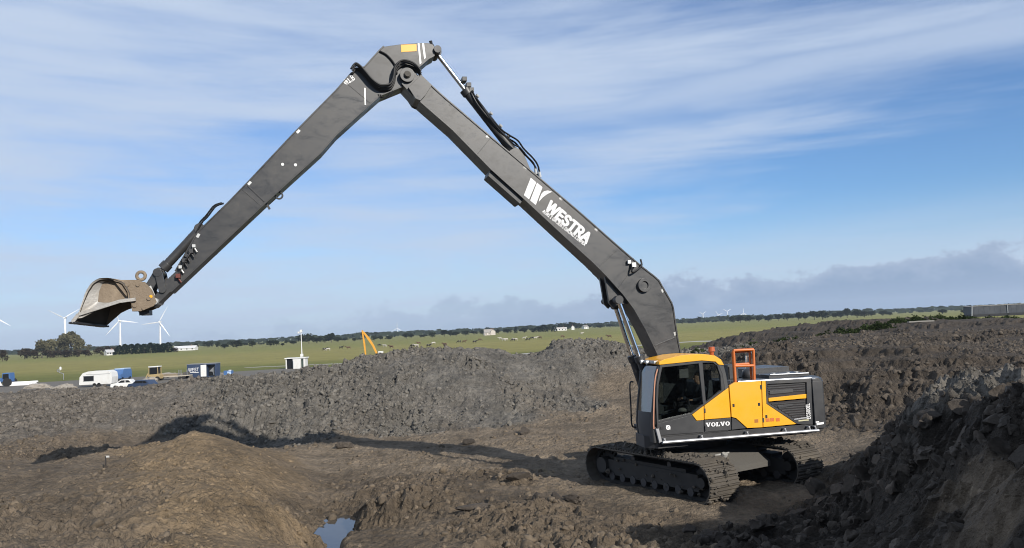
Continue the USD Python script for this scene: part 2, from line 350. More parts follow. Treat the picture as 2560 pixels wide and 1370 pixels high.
SHAPES = {
    'roof': [(1.54, 3.08), (1.54, 3.14), (1.41, 3.19), (0.98, 3.26), (0.6, 3.27), (0.43, 3.26), (0.13, 3.21), (-0.02, 3.11), (-0.09, 2.98), (0.04, 3.0), (0.13, 3.09), (0.47, 3.12), (1.01, 3.1)],
    'side': [(1.52, 3.06), (1.01, 3.1), (0.47, 3.12), (0.13, 3.09), (0.04, 3.0), (-0.05, 2.77), (-0.09, 2.4), (0.48, 2.07), (0.8, 1.88), (1.68, 1.74), (1.67, 2.27), (1.63, 2.64)],
    'window_front': [(1.47, 3.01), (0.54, 3.05), (0.49, 2.1), (0.8, 1.92), (1.64, 1.8), (1.62, 2.27), (1.58, 2.63)],
    'window_rear': [(0.44, 3.06), (0.17, 3.05), (0.07, 2.97), (0.0, 2.72), (-0.0, 2.39), (0.42, 2.14)],
    'rearpillar': [(0.04, 3.0), (-0.09, 2.98), (-0.14, 2.76), (-0.18, 2.44), (-0.09, 2.39), (-0.05, 2.77)],
    'lowpanel1': [(1.68, 1.74), (0.8, 1.88), (0.69, 1.73), (0.5, 1.73), (0.51, 1.45), (1.69, 1.46)],
    'lowpanel2': [(0.49, 1.73), (-0.21, 1.74), (-0.19, 1.45), (0.5, 1.45)],
    'lowpanel3': [(-0.22, 1.74), (-0.33, 1.7), (-0.59, 1.46), (-0.2, 1.45)],
    'yellow0': [(0.8, 1.88), (0.48, 2.07), (0.5, 1.73), (0.69, 1.73)],
    'yellow1': [(0.47, 2.07), (-0.18, 2.45), (-0.19, 1.74), (0.49, 1.74)],
    'yellow2': [(-0.2, 2.49), (-0.35, 2.56), (-1.05, 2.55), (-1.01, 1.45), (-0.6, 1.46), (-0.33, 1.71), (-0.21, 1.75)],
    'yellow3': [(-1.06, 2.55), (-1.17, 2.54), (-1.15, 2.0), (-1.93, 1.46), (-1.02, 1.45)],
    'engside': [(-1.18, 2.54), (-2.41, 2.52), (-2.37, 1.41), (-1.94, 1.46), (-1.15, 2.0)],
    'grille': [(-1.21, 2.46), (-2.28, 2.44), (-2.23, 1.61), (-1.85, 1.59), (-1.21, 2.0)],
    'bar': [(-1.21, 2.13), (-2.23, 2.16), (-2.22, 2.06), (-1.21, 2.05)],
    'strip1': [(-1.28, 2.29), (-1.91, 2.29), (-1.9, 2.22), (-1.28, 2.21)],
    'strip2': [(-1.45, 1.94), (-1.88, 1.94), (-1.88, 1.9), (-1.49, 1.87)],
    'cw': [(-2.43, 2.52), (-2.65, 2.48), (-2.73, 2.43), (-2.7, 1.52), (-2.66, 1.29), (-2.45, 1.25), (-2.38, 1.41)],
    'sill': [(1.61, 1.34), (-2.44, 1.28)],
    'silltop': [(1.69, 1.45), (-2.38, 1.39)],
    'frame': [(-0.41, 3.31), (-0.95, 3.3), (-0.9, 2.57), (-0.37, 2.58), (-0.4, 2.93), (-0.92, 2.92)],
    'hood': [(-0.58, 2.54), (-2.78, 2.48)],
    'hood2': [(-1.64, 2.57), (-2.95, 2.58), (-1.68, 2.64)],
    'hood3': [(-1.92, 2.7), (-2.84, 2.66)],
    'exh': [(-1.6, 3.14), (-1.56, 2.48)],
    'mirrorbox': [(-0.78, 2.88), (-1.0, 2.57)],
    'beacon': [(-0.09, 3.41), (-0.08, 3.23)],
    'stripe': [(1.36, 3.01), (1.52, 2.7), (1.62, 1.91), (1.65, 1.61)],
    'wind': [(1.47, 3.06), (1.58, 2.91), (1.69, 2.27), (1.73, 1.99), (1.76, 1.63), (1.7, 1.35)],
    'wind2': [(1.3, 2.94), (1.43, 2.63), (1.61, 1.93), (1.7, 1.25)],
    'handrail': [(1.13, 2.52), (1.23, 2.46), (1.24, 1.84), (1.24, 1.4), (1.13, 1.33)],
    'boom': [(0.41, 2.5), (0.46, 3.26), (0.51, 3.57), (0.54, 3.87), (0.56, 4.1), (0.59, 4.41), (0.62, 4.52), (0.78, 4.81), (0.93, 5.09), (1.04, 5.19), (1.31, 5.4), (1.74, 5.77), (2.11, 6.1), (2.91, 6.82), (3.55, 7.37), (4.24, 7.97), (5.08, 8.69), (6.11, 9.58), (6.4, 9.85), (6.67, 10.09), (6.88, 10.23), (7.02, 10.24), (7.1, 10.18), (7.13, 10.06), (7.11, 9.87), (6.8, 9.52), (6.69, 9.47), (5.94, 8.8), (5.06, 7.87), (4.28, 7.15), (3.39, 6.3), (2.62, 5.58), (2.3, 5.25), (1.89, 4.78), (1.62, 4.4), (1.51, 4.19), (1.36, 3.91), (1.18, 3.51), (1.05, 3.21), (0.83, 2.53)],
    'n_boom_top': 23,
    'boombox': [(5.07, 7.85), (4.28, 7.15), (4.37, 7.04), (5.12, 7.72)],
    'lug': [(2.3, 5.24), (1.85, 4.79), (1.68, 4.53), (2.0, 4.55), (2.11, 4.45), (2.22, 4.57)],
    'bossring': [(1.34, 4.98)],
    'pin': [(6.97, 10.08)],
    'clampvalve': [(1.6, 5.49), (1.66, 5.32)],
    'jointline': [(2.01, 5.85), (2.49, 5.46), (1.13, 3.48), (0.59, 3.66)],
    'endplate': [(6.65, 10.09), (6.4, 9.85), (6.57, 9.6), (6.69, 9.47), (6.8, 9.52), (6.96, 9.78)],
    'cylN': [(2.08, 4.64), (1.6, 3.26), (1.32, 2.32)],
    'cylF': [(1.82, 4.53), (1.47, 3.23), (1.16, 2.25)],
    'stick': [(12.67, 4.95), (12.65, 5.05), (12.4, 5.27), (12.33, 5.44), (12.12, 5.64), (11.64, 6.49), (11.02, 7.11), (10.59, 7.57), (9.59, 8.67), (8.61, 9.7), (8.25, 10.12), (7.93, 10.29), (7.59, 10.68), (7.48, 10.79), (7.1, 10.86), (6.68, 10.91), (6.43, 10.92), (6.32, 10.89), (6.23, 10.77), (6.28, 10.59), (6.42, 10.51), (6.59, 10.36), (6.68, 10.28), (6.8, 10.09), (6.95, 9.91), (7.08, 9.84), (7.6, 9.61), (8.1, 9.16), (8.64, 8.66), (8.99, 8.25), (10.22, 7.11), (11.48, 5.9), (12.02, 5.38), (12.22, 5.19), (12.55, 4.86)],
    'n_stick_top': 19,
    'sticker': [(7.08, 10.84), (6.71, 10.87), (6.71, 10.7), (7.08, 10.66)],
    'strA': [(6.68, 10.89), (6.64, 10.9), (6.61, 10.42), (6.65, 10.38)],
    'strB': [(6.58, 10.9), (6.53, 10.9), (6.5, 10.55), (6.54, 10.51)],
    'headseam': [(7.58, 10.66), (7.43, 10.58), (7.3, 10.44), (7.22, 10.29), (7.2, 10.13)],
    'hoseA': [(8.23, 10.14), (8.14, 10.26), (8.03, 10.2), (7.91, 10.06), (7.78, 9.9), (7.62, 9.78), (7.49, 9.77), (7.36, 9.81), (7.28, 9.98), (7.25, 10.17), (7.16, 10.31), (7.04, 10.37), (6.89, 10.35), (6.75, 10.27), (6.64, 10.13)],
    'hoseB': [(7.61, 9.61), (7.57, 9.55), (7.46, 9.54), (7.37, 9.6), (7.31, 9.71)],
    'scyl': [(6.21, 10.77), (5.71, 10.02), (4.61, 8.59), (4.35, 8.28)],
    'shose1': [(5.41, 9.81), (5.23, 9.46), (4.77, 8.91), (4.55, 8.74), (4.33, 8.6), (4.19, 8.4), (3.97, 8.17), (3.86, 8.0), (3.82, 7.79)],
    'shose2': [(5.31, 9.61), (5.01, 9.13), (4.72, 8.77), (4.45, 8.5), (4.3, 8.42), (4.13, 8.21), (3.97, 8.03), (3.93, 7.82)],
    'bcyl': [(11.63, 6.58), (11.74, 6.45), (12.34, 5.77), (12.47, 5.64)],
    'bhose': [(11.11, 7.1), (11.28, 7.03), (11.45, 6.81), (11.57, 6.68), (11.69, 6.46)],
    'linkA': [(12.47, 5.62), (12.75, 5.14)],
    'linkB': [(12.45, 5.62), (12.48, 5.04)],
    'stub': [(10.2, 7.11), (10.14, 7.05), (9.94, 7.35), (9.9, 7.28)],
    'seamst': [(10.59, 7.51), (10.24, 7.14)],
    'valves': [(11.72, 6.17), (11.78, 6.06), (11.87, 5.96), (11.92, 5.86), (12.0, 5.72), (12.05, 5.53)],
    'b_rim': [(12.87, 5.05), (13.18, 5.02), (13.47, 4.93), (13.96, 4.78), (14.08, 4.62)],
    'b_outer': [(12.95, 4.8), (12.78, 4.8), (12.53, 4.9), (12.47, 4.98), (12.57, 5.24), (12.66, 5.36), (12.82, 5.46), (13.15, 5.47), (13.37, 5.52), (13.58, 5.52), (13.72, 5.43), (13.83, 5.25), (13.93, 4.93), (13.97, 4.78), (14.08, 4.61), (13.47, 4.94), (13.18, 5.03), (12.98, 5.04)],
    'b_inner': [(13.63, 5.03), (13.6, 5.25), (13.54, 5.41), (13.46, 5.48), (13.39, 5.5), (13.29, 5.43), (13.13, 5.24), (13.04, 5.12), (13.18, 5.05), (13.37, 5.01), (13.52, 5.01)],
    'b_far': [(13.15, 4.91), (13.66, 4.7), (13.71, 4.56)],
    'coup': [(12.95, 4.8), (12.78, 4.8), (12.53, 4.9), (12.47, 4.98), (12.57, 5.24), (12.66, 5.36), (12.82, 5.46), (13.15, 5.47), (13.33, 5.51), (13.07, 5.14), (12.97, 5.02)],
    'hook': [(12.83, 5.57), (12.84, 5.48)],
    'westra': [(3.79, 6.92), (2.76, 6.03), (3.67, 7.16)],
    'agri': [(3.85, 6.83), (2.82, 5.98), (3.8, 6.89)],
    'logo1': [(4.09, 7.66), (3.96, 7.55), (4.16, 7.14), (4.28, 7.24)],
    'logo2': [(3.94, 7.54), (3.81, 7.43), (4.0, 7.0), (4.13, 7.11)],
    'logo3': [(3.57, 7.32), (3.69, 7.27), (3.81, 7.19), (3.92, 7.08), (3.89, 7.17), (3.84, 7.27), (3.78, 7.33), (3.68, 7.35)],
    'volvo': [(0.46, 1.57), (-0.16, 1.56), (0.44, 1.65)],
    'ec': [(-2.31, 1.56), (-2.32, 1.91), (-2.24, 1.56)],
    'emblem': [(1.41, 1.63)],
    'cwstrip': [(-2.4, 1.42), (-2.62, 1.43)],
    'warn': [(-0.85, 1.61), (-1.15, 1.61), (-1.27, 1.61), (-1.42, 1.6)],
}
# ------------------------------------------------------------------ the ground
FIELD_Z = -2.6
_G = GROUND_POINTS
_rbf = RBFInterpolator(_G[:, :2], _G[:, 2], kernel="thin_plate_spline", smoothing=0.02)
_X0, _X1, _DX = -120.0, 120.0, 0.5
_gx = np.arange(_X0, _X1 + 0.01, _DX)
_gg = np.stack(np.meshgrid(_gx, _gx, indexing="ij"), -1).reshape(-1, 2)
_base = _rbf(_gg).reshape(len(_gx), len(_gx))


def base_height(x, y):
    c = [(np.asarray(x, float) - _X0) / _DX, (np.asarray(y, float) - _X0) / _DX]
    return map_coordinates(_base, c, order=3, mode="nearest")


# soils: colour, clod height, how many loose clods lie on it per square metre
SOILS = {  # colour, large lumps, small lumps, clods
    0: ((0.1350, 0.1069, 0.0772), 0.05, 0.06, 0.9),
    1: ((0.0959, 0.0887, 0.0779), 0.30, 0.33, 5.0),
    2: ((0.1021, 0.0803, 0.0583), 0.15, 0.15, 3.2),
    3: ((0.1440, 0.1056, 0.0653), 0.07, 0.085, 1.2),
    4: ((0.0895, 0.0697, 0.0497), 0.15, 0.18, 4.5),
    5: ((0.0517, 0.0422, 0.0333), 0.20, 0.20, 4.0),
    6: ((0.0248, 0.0205, 0.0167), 0.28, 0.30, 6.0),
    7: ((0.0995, 0.0880, 0.0746), 0.20, 0.24, 4.0),
}
_soil_cols = np.array([SOILS[k][0] for k in range(8)])
_soil_big = np.array([SOILS[k][1] for k in range(8)])
_soil_small = np.array([SOILS[k][2] for k in range(8)])
_soil_clod = np.array([SOILS[k][3] for k in range(8)])


def soil_weights(x, y):
    """How much of each soil lies at a place, from the survey points' soil tags."""
    x, y = np.ravel(x), np.ravel(y)
    w = np.zeros((len(x), 8))
    wob = 1.2 * (meshkit.fbm(np.stack([x * 0.35, y * 0.35, 0 * x], 1), 3, 91) - 0.5)
    for (gx, gy), s in zip(_G[:, :2], GROUND_SOILS):
        d2 = (x + wob - gx) ** 2 + (y - wob - gy) ** 2 + 0.05
        w[:, s] += 1.0 / d2 ** 2.2
    return w / w.sum(1, keepdims=True)


def ground_height(x, y, w=None, detail=True):
    x, y = np.ravel(np.asarray(x, float)), np.ravel(np.asarray(y, float))
    h = base_height(x, y)
    if not detail:
        return h
    w = soil_weights(x, y) if w is None else w
    big, small = w @ _soil_big, w @ _soil_small
    P = np.stack([x, y, 0 * x], 1)
    r = np.hypot(x, y)
    # broken patches between smoother, smeared ones
    patch = np.clip(meshkit.fbm(P * 0.42 + 2.0, 3, 61) * 3.4 - 0.95, 0.22, 1.35)
    small = small * patch
    big = big * (0.6 + 0.5 * patch)
    n1 = meshkit.fbm(P * [0.75, 0.75, 0.75], 2, 3) - 0.5
    n2 = np.abs(meshkit.fbm(P * 2.3 + 5.0, 2, 11) - 0.5) * 2
    n3 = 1 - np.abs(meshkit.noise(P * 4.6 + 9.0, 23) - 0.5) * 2
    n4 = 1 - np.abs(meshkit.noise(P * 8.0 + 3.0, 31) - 0.5) * 2
    h = h + big * (2.0 * n1 + 0.9 * (n2 - 0.3)) + small * (0.9 * (n3 - 0.5) + 0.5 * (n4 - 0.5) * np.clip((30 - r) / 10, 0, 1))
    # the gully that holds the puddle
    gx_, gy_ = np.array([-3.72, 15.2]), np.array([-4.45, 20.5])
    tt = np.clip(((x - gx_[0]) * (gy_[0] - gx_[0]) + (y - gx_[1]) * (gy_[1] - gx_[1])) / ((gy_ - gx_) @ (gy_ - gx_)), -0.6, 1)
    dd = np.hypot(x - gx_[0] - tt * (gy_[0] - gx_[0]), y - gx_[1] - tt * (gy_[1] - gx_[1])) + 0.12 * (meshkit.noise(P * 2.1, 71) - 0.5)
    k = np.exp(-(dd / 0.30) ** 4)
    h = h * (1 - k) + np.minimum(h, -0.72) * k
    # dragged ledges and track ruts on the working pad
    pad = np.clip(w[:, 0] * 1.3 - 0.3, 0, 1)
    s = x * 0.25 + y * 0.97
    led = meshkit.fbm(np.stack([x * 0.22, y * 0.22, 0 * x], 1), 2, 47)
    h = h + pad * 0.10 * (((s * 0.55 + 3.5 * led) % 1.0) - 0.5) + pad * 0.05 * (meshkit.fbm(np.stack([x * 0.6, y * 3.0, 0 * x], 1), 2, 53) - 0.5)
    # layers in the right-hand bank: level ledges with short steps between
    lay = np.clip(w[:, 5] * 1.4 - 0.4, 0, 1)
    q = (h + 0.25 * (led - 0.5)) / 0.42
    fr = q - np.floor(q)
    h = h + lay * 0.42 * (np.clip((fr - 0.35) / 0.3, 0, 1) - fr) * 0.55
    return h


def _polar():
    az = np.concatenate([np.radians(np.arange(-180, -41, 3.0)), np.radians(np.arange(-41, -36, 0.25)), np.radians(np.arange(-36, 36, 0.082)), np.radians(np.arange(36, 56, 0.2)), np.radians(np.arange(56, 180, 3.0))])
    r = [0.4]
    while r[-1] < 112:
        q = r[-1]
        r.append(q + max(0.02 * q, 0.25) if q < 9.5 else (0.078 if 26 < q < 47 else 0.0029 * q if q <= 26 else 0.0044 * q) + q if q < 62 else q * 1.011)
    return az, np.array(r)


_az, _rr = _polar()
_A, _R = np.meshgrid(_az, _rr, indexing="ij")
_gxv, _gyv = (np.sin(_A) * _R).ravel(), (np.cos(_A) * _R).ravel()
_gw = soil_weights(_gxv, _gyv)
_gh = ground_height(_gxv, _gyv, _gw)
_edge = np.clip((np.hypot(_gxv, _gyv) - 95) / 15, 0, 1)
_gh = _gh * (1 - _edge) + np.minimum(_gh, -3.6) * _edge
_na, _nr = len(_az), len(_rr)
_i, _j = np.meshgrid(np.arange(_na), np.arange(_nr - 1), indexing="ij")
_i2 = (_i + 1) % _na
_q = np.stack([_i * _nr + _j, _i * _nr + _j + 1, _i2 * _nr + _j + 1, _i2 * _nr + _j], -1).reshape(-1, 4)
_tri = np.vstack([_q[:, [0, 2, 1]], _q[:, [0, 3, 2]]])
_gv = np.stack([_gxv, _gyv, _gh], 1)
_n0 = np.cross(_gv[_tri[0, 1]] - _gv[_tri[0, 0]], _gv[_tri[0, 2]] - _gv[_tri[0, 0]])
if _n0[2] < 0:
    _tri = _tri[:, ::-1]

soil_mat = M("soil", {
    "at": ("attribute", {"attribute": "soil"}),
    "g": ("geometry", {}),
    "n1": ("noise_texture", {"scale": 0.8, "detail": 6.0, "roughness": 0.65}),
    "n2": ("noise_texture", {"scale": 6.0, "detail": 7.0, "roughness": 0.70}),
    "n3": ("noise_texture", {"scale": 26.0, "detail": 4.0, "roughness": 0.65}),
    "vo": ("voronoi_texture", {"scale": 9.0}),
    "vo2": ("voronoi_texture", {"scale": 27.0}),
    "r1": ("map_range", {"from_min": 0.3, "from_max": 0.7, "to_min": 0.60, "to_max": 1.40, "clamp": True}),
    "r2": ("map_range", {"from_min": 0.25, "from_max": 0.75, "to_min": 0.55, "to_max": 1.45, "clamp": True}),
    "fl": ("map_range", {"from_min": 0.66, "from_max": 0.76, "to_min": 0.0, "to_max": 0.45, "clamp": True}),
    "pale": ("mix_color", {"blend_type": "mix", "b": (0.18, 0.15, 0.11)}),
    "a": mth("multiply"), "c": ("mix_color", {"blend_type": "multiply", "fac": 1.0, "use_clamp": False}),
    "cc": ("combine_xyz", {}),
    "h1": ("math", {"math_type": "multiply_add", "value2": -0.55}),
    "h2": ("math", {"math_type": "multiply_add", "value2": -0.30}),
    "h3": ("math", {"math_type": "multiply_add", "value2": 0.35}),
    "b": ("bump", {"strength": 0.95, "distance": 0.10}),
    "p": ("principled_bsdf", {"roughness": 0.93, "specular_ior_level": 0.2}),
}, [("g.position", "n1.vector"), ("g.position", "n2.vector"), ("g.position", "n3.vector"), ("n1.fac", "r1.value"), ("n2.fac", "r2.value"),
    ("g.position", "vo.vector"), ("g.position", "vo2.vector"), ("vo.distance", "h1.value1"), ("n2.fac", "h1.value3"), ("vo2.distance", "h2.value1"), ("h1.value", "h2.value3"), ("n3.fac", "h3.value1"), ("h2.value", "h3.value3"),
    ("r1.result", "a.value1"), ("r2.result", "a.value2"), ("a.value", "cc.x"), ("a.value", "cc.y"), ("a.value", "cc.z"),
    ("at.color", "c.a"), ("cc.vector", "c.b"), ("n3.fac", "fl.value"), ("fl.result", "pale.fac"), ("c.result", "pale.a"), ("pale.result", "p.base_color"),
    ("h3.value", "b.height"), ("b.normal", "p.normal")])

earth = usdkit.mesh(stage, numbered("/World/earth_ground"), (_gv, _tri), soil_mat, smooth=True)
UsdGeom.PrimvarsAPI(earth).CreatePrimvar("soil", Sdf.ValueTypeNames.Color3fArray, "vertex").Set(Vt.Vec3fArray.FromNumpy((_gw @ _soil_cols).astype(np.float32)))
tag(earth.GetPrim(), "churned grey and brown earth of the digging site", kind="structure")

# the low pasture all round, out to the horizon
_fr = np.concatenate([[40, 60, 80, 100, 130, 170, 220, 300, 400, 550, 750, 1000, 1400, 2000, 3000, 5000, 9000, 16000, 26000]])
_fa = np.radians(np.arange(0, 360, 4.0))
_FA, _FR = np.meshgrid(_fa, _fr, indexing="ij")
_fv = np.stack([np.sin(_FA).ravel() * _FR.ravel(), np.cos(_FA).ravel() * _FR.ravel(), np.full(_FA.size, FIELD_Z)], 1)
_n, _k = len(_fa), len(_fr)
_i, _j = np.meshgrid(np.arange(_n), np.arange(_k - 1), indexing="ij")
_q = np.stack([_i * _k + _j, ((_i + 1) % _n) * _k + _j, ((_i + 1) % _n) * _k + _j + 1, _i * _k + _j + 1], -1).reshape(-1, 4)
grass_mat = M("grass", {
    "g": ("geometry", {}), "s": ("separate_xyz", {}),
    "mp": ("mapping", {"mapping_type": "point", "rotation": (0, 0, 0.06), "scale": (0.004, 0.02, 1.0)}),
    "n": ("noise_texture", {"scale": 1.0, "detail": 4.0, "roughness": 0.55}),
    "d": ("math", {"math_type": "multiply_add", "value2": 130.0}),
    "r": ("rgb_ramp", {"ramp": [(0.0, (0.0707, 0.0790, 0.0215)), (0.20, (0.0764, 0.0844, 0.0215)), (0.30, (0.1051, 0.1084, 0.0264)), (0.36, (0.1671, 0.1506, 0.0463)), (0.55, (0.1767, 0.1579, 0.0496)), (0.75, (0.1433, 0.1424, 0.0397)), (1.0, (0.1433, 0.1396, 0.0413))]}),
    "mr": ("map_range", {"from_min": 60.0, "from_max": 760.0, "clamp": True}),
    "n2": ("noise_texture", {"scale": 0.15, "detail": 6.0, "roughness": 0.7}),
    "r2": ("map_range", {"from_min": 0.3, "from_max": 0.7, "to_min": 0.8, "to_max": 1.2, "clamp": True}),
    "cc": ("combine_xyz", {}), "c": ("mix_color", {"blend_type": "multiply", "fac": 1.0, "use_clamp": False}),
    "p": ("principled_bsdf", {"roughness": 0.95, "specular_ior_level": 0.15}),
}, [("g.position", "s.vector"), ("g.position", "mp.vector"), ("mp.vector", "n.vector"), ("n.fac", "d.value1"), ("s.y", "d.value3"), ("d.value", "mr.value"), ("mr.result", "r.fac"),
    ("g.position", "n2.vector"), ("n2.fac", "r2.value"), ("r2.result", "cc.x"), ("r2.result", "cc.y"), ("r2.result", "cc.z"),
    ("r.color", "c.a"), ("cc.vector", "c.b"), ("c.result", "p.base_color")])
tag(usdkit.mesh(stage, numbered("/World/grass_field"), (_fv, _q), grass_mat).GetPrim(), "flat green pasture reaching to the horizon", kind="structure")


def sheet(name, pts, z, mat, label):
    """A flat sheet lying on the pasture."""
    m = trimesh.creation.triangulate_polygon(Polygon(pts).buffer(0), engine="earcut")
    v = np.column_stack([m[0], np.full(len(m[0]), z)])
    f = np.asarray(m[1])
    n = np.cross(v[f[0, 1]] - v[f[0, 0]], v[f[0, 2]] - v[f[0, 0]])
    tag(usdkit.mesh(stage, numbered("/World/" + name), (v, f if n[2] > 0 else f[:, ::-1]), mat).GetPrim(), label, kind="structure")


yard_mat = paint("yard_earth", (0.12, 0.105, 0.085), 0.95, 0, 0.8, (0.09, 0.085, 0.07), 0.12)
road_mat = paint("pale_road", (0.36, 0.34, 0.31), 0.9, 0, 0.4, (0.25, 0.24, 0.2), 0.3)
sheet("site_yard", [(-130, 70), (-20, 70), (-28, 165), (-46, 182), (-62, 176), (-110, 165)], FIELD_Z + 0.004, yard_mat, "bare earth yard with parked vehicles beyond the diggings")
_rl = [(-66, 196), (-41.6, 194.5), (-10, 192), (20, 216), (56, 246), (73, 246), (110, 246)]
sheet("farm_road", [(-67, 197), (-41.6, 193.5), (-8, 190), (22, 216), (52, 240), (74, 219), (84, 217), (84, 222), (72, 232), (56, 249), (20, 224), (-10, 197), (-41.6, 197), (-67, 200)], FIELD_Z + 0.008, road_mat, "pale concrete farm road along the edge of the pasture")

# standing water at the bottom of the gully
water_mat = M("puddle_water", {
    "g": ("geometry", {}), "n": ("noise_texture", {"scale": 5.0, "detail": 2.0}), "b": ("bump", {"strength": 0.06, "distance": 0.02}),
    "p": ("principled_bsdf", {"base_color": (0.035, 0.032, 0.028), "roughness": 0.06, "ior": 1.33, "specular_ior_level": 0.8})},
    [("g.position", "n.vector"), ("n.fac", "b.height"), ("b.normal", "p.normal")])
sheet("puddle", PUDDLE, PUDDLE_Z, water_mat, "narrow puddle of standing water at the bottom of the gully")
# ------------------------------------------------------------------ loose clods lying on the earth
def clod_mesh(seed, sub=2, rough=0.55):
    m = trimesh.creation.icosphere(subdivisions=sub, radius=1.0)
    v = m.vertices.copy()
    n = meshkit.fbm(v * 1.5 + seed * 7.3, 3, seed)
    n2 = np.abs(meshkit.noise(v * 3.1 + seed, seed + 5) - 0.5) * (2.2 if rough > 1 else 1.0)
    v *= (0.62 + rough * n - 0.45 * n2)[:, None]
    v *= np.random.default_rng(seed).uniform(0.65, 1.25, 3)
    # a few broken flat faces
    r = np.random.default_rng(seed + 50)
    for _ in range(4):
        d = r.normal(size=3); d /= np.linalg.norm(d)
        h = r.uniform(0.45, 0.7)
        k = v @ d
        v -= np.outer(np.clip(k - h, 0, None), d)
    m.vertices = v
    return m


def soil_lump(name, col, spec=0.25, rough=0.9):
    return M(name, {
        "g": ("geometry", {}), "oi": ("object_info", {}),
        "n": ("noise_texture", {"scale": 14.0, "detail": 5.0, "roughness": 0.65}),
        "r": ("map_range", {"from_min": 0.25, "from_max": 0.75, "to_min": 0.65, "to_max": 1.35, "clamp": True}),
        "r2": ("map_range", {"from_min": 0.0, "from_max": 1.0, "to_min": 0.72, "to_max": 1.25}),
        "a": mth("multiply"), "cc": ("combine_xyz", {}),
        "c": ("mix_color", {"blend_type": "multiply", "fac": 1.0, "a": col, "use_clamp": False}),
        "b": ("bump", {"strength": 0.7, "distance": 0.04}),
        "p": ("principled_bsdf", {"roughness": rough, "specular_ior_level": spec}),
    }, [("g.position", "n.vector"), ("n.fac", "r.value"), ("oi.random", "r2.value"), ("r.result", "a.value1"), ("r2.result", "a.value2"),
        ("a.value", "cc.x"), ("a.value", "cc.y"), ("a.value", "cc.z"), ("cc.vector", "c.b"), ("c.result", "p.base_color"), ("n.fac", "b.height"), ("b.normal", "p.normal")])


def scatter_clods(name, soils, mat, label, dens_mult, smin, smax, seed, nmax, sub, power):
    r = np.random.default_rng(seed)
    N = 420000
    az = r.uniform(-0.70, 0.84, N)
    rad = np.sqrt(r.uniform(8.0 ** 2, 62.0 ** 2, N))
    x, y = np.sin(az) * rad, np.cos(az) * rad
    area = 0.77 * (62.0 ** 2 - 64.0)
    w = soil_weights(x, y)
    ww = w[:, soils].sum(1)
    patch = np.clip(meshkit.fbm(np.stack([x * 0.42 + 2.0, y * 0.42 + 2.0, 0 * x + 2.0], 1), 3, 61) * 3.8 - 1.25, 0.14, 1.7)
    dens = (w[:, soils] @ _soil_clod[soils]) * patch * dens_mult
    keep = (r.uniform(0, 1, N) < dens * area / N) & (ww > 0.35)
    keep &= np.hypot(x - 4.4, y - 20.4) > 2.4
    x, y = x[keep][:nmax], y[keep][:nmax]
    size = smin * (smax / smin) ** (r.uniform(0, 1, len(x)) ** power)
    if soils == [1]:
        size = np.where(np.hypot(x, y) < 22, size * 0.5, size)
    z = ground_height(x, y) - size * 0.22
    path = numbered("/World/" + name)
    pi = UsdGeom.PointInstancer.Define(stage, path)
    protos = []
    for k in range(6):
        pm = usdkit.mesh(stage, f"{path}/lump_{k:03d}", clod_mesh(seed + k, sub, 1.5 if sub > 1 else 1.15), mat, smooth=40 if sub > 1 else 55)
        protos.append(pm.GetPath())
    pi.CreatePrototypesRel().SetTargets(protos)
    pi.CreateProtoIndicesAttr(Vt.IntArray.FromNumpy(r.integers(0, 6, len(x)).astype(np.int32)))
    pi.CreatePositionsAttr(Vt.Vec3fArray.FromNumpy(np.column_stack([x, y, z]).astype(np.float32)))
    pi.CreateScalesAttr(Vt.Vec3fArray.FromNumpy((size[:, None] * r.uniform(0.75, 1.25, (len(x), 3))).astype(np.float32)))
    q = r.normal(size=(len(x), 4)); q /= np.linalg.norm(q, axis=1, keepdims=True)
    pi.CreateOrientationsAttr(Vt.QuathArray([Gf.Quath(float(a), float(b), float(c), float(d)) for a, b, c, d in q]))
    tag(pi.GetPrim(), label, kind="stuff")
    return len(x)


grey_lump = soil_lump("grey_clay_lump", (0.0992, 0.0910, 0.0788))
left_lump = soil_lump("brown_grey_lump", (0.0995, 0.0880, 0.0746))
brown_lump = soil_lump("brown_soil_lump", (0.0953, 0.0749, 0.0536))
bank_lump = soil_lump("bank_soil_lump", (0.0622, 0.0511, 0.0400))
dark_lump = soil_lump("dark_peat_lump", (0.0429, 0.0355, 0.0289), 0.25, 0.85)
sandy_lump = soil_lump("sandy_lump", (0.1319, 0.0979, 0.0613))
scatter_clods("grey_clay_clods", [1], grey_lump, "loose grey clay clods covering the spoil heap", 30.0, 0.025, 0.12, 11, 28000, 1, 2.8)
scatter_clods("brown_grey_clods", [7], left_lump, "loose brown-grey clods on the low bank at the left", 12.0, 0.03, 0.14, 61, 9000, 1, 3.0)
scatter_clods("brown_soil_clods", [0, 2, 4], brown_lump, "loose brown clods strewn over the rough ground", 14.0, 0.014, 0.11, 21, 28000, 1, 3.6)
scatter_clods("bank_clods", [5], bank_lump, "loose dark brown clods over the right-hand bank", 12.0, 0.03, 0.17, 31, 16000, 1, 3.5)
scatter_clods("dark_peat_clods", [6], dark_lump, "loose dark peat clods over the near right mound", 24.0, 0.02, 0.17, 41, 10000, 2, 2.4)
scatter_clods("sandy_crumbs", [3], sandy_lump, "small sandy crumbs on the pale mound", 40.0, 0.010, 0.07, 51, 9000, 1, 3.0)


def on_ground(x, y):
    return float(ground_height([x], [y])[0])


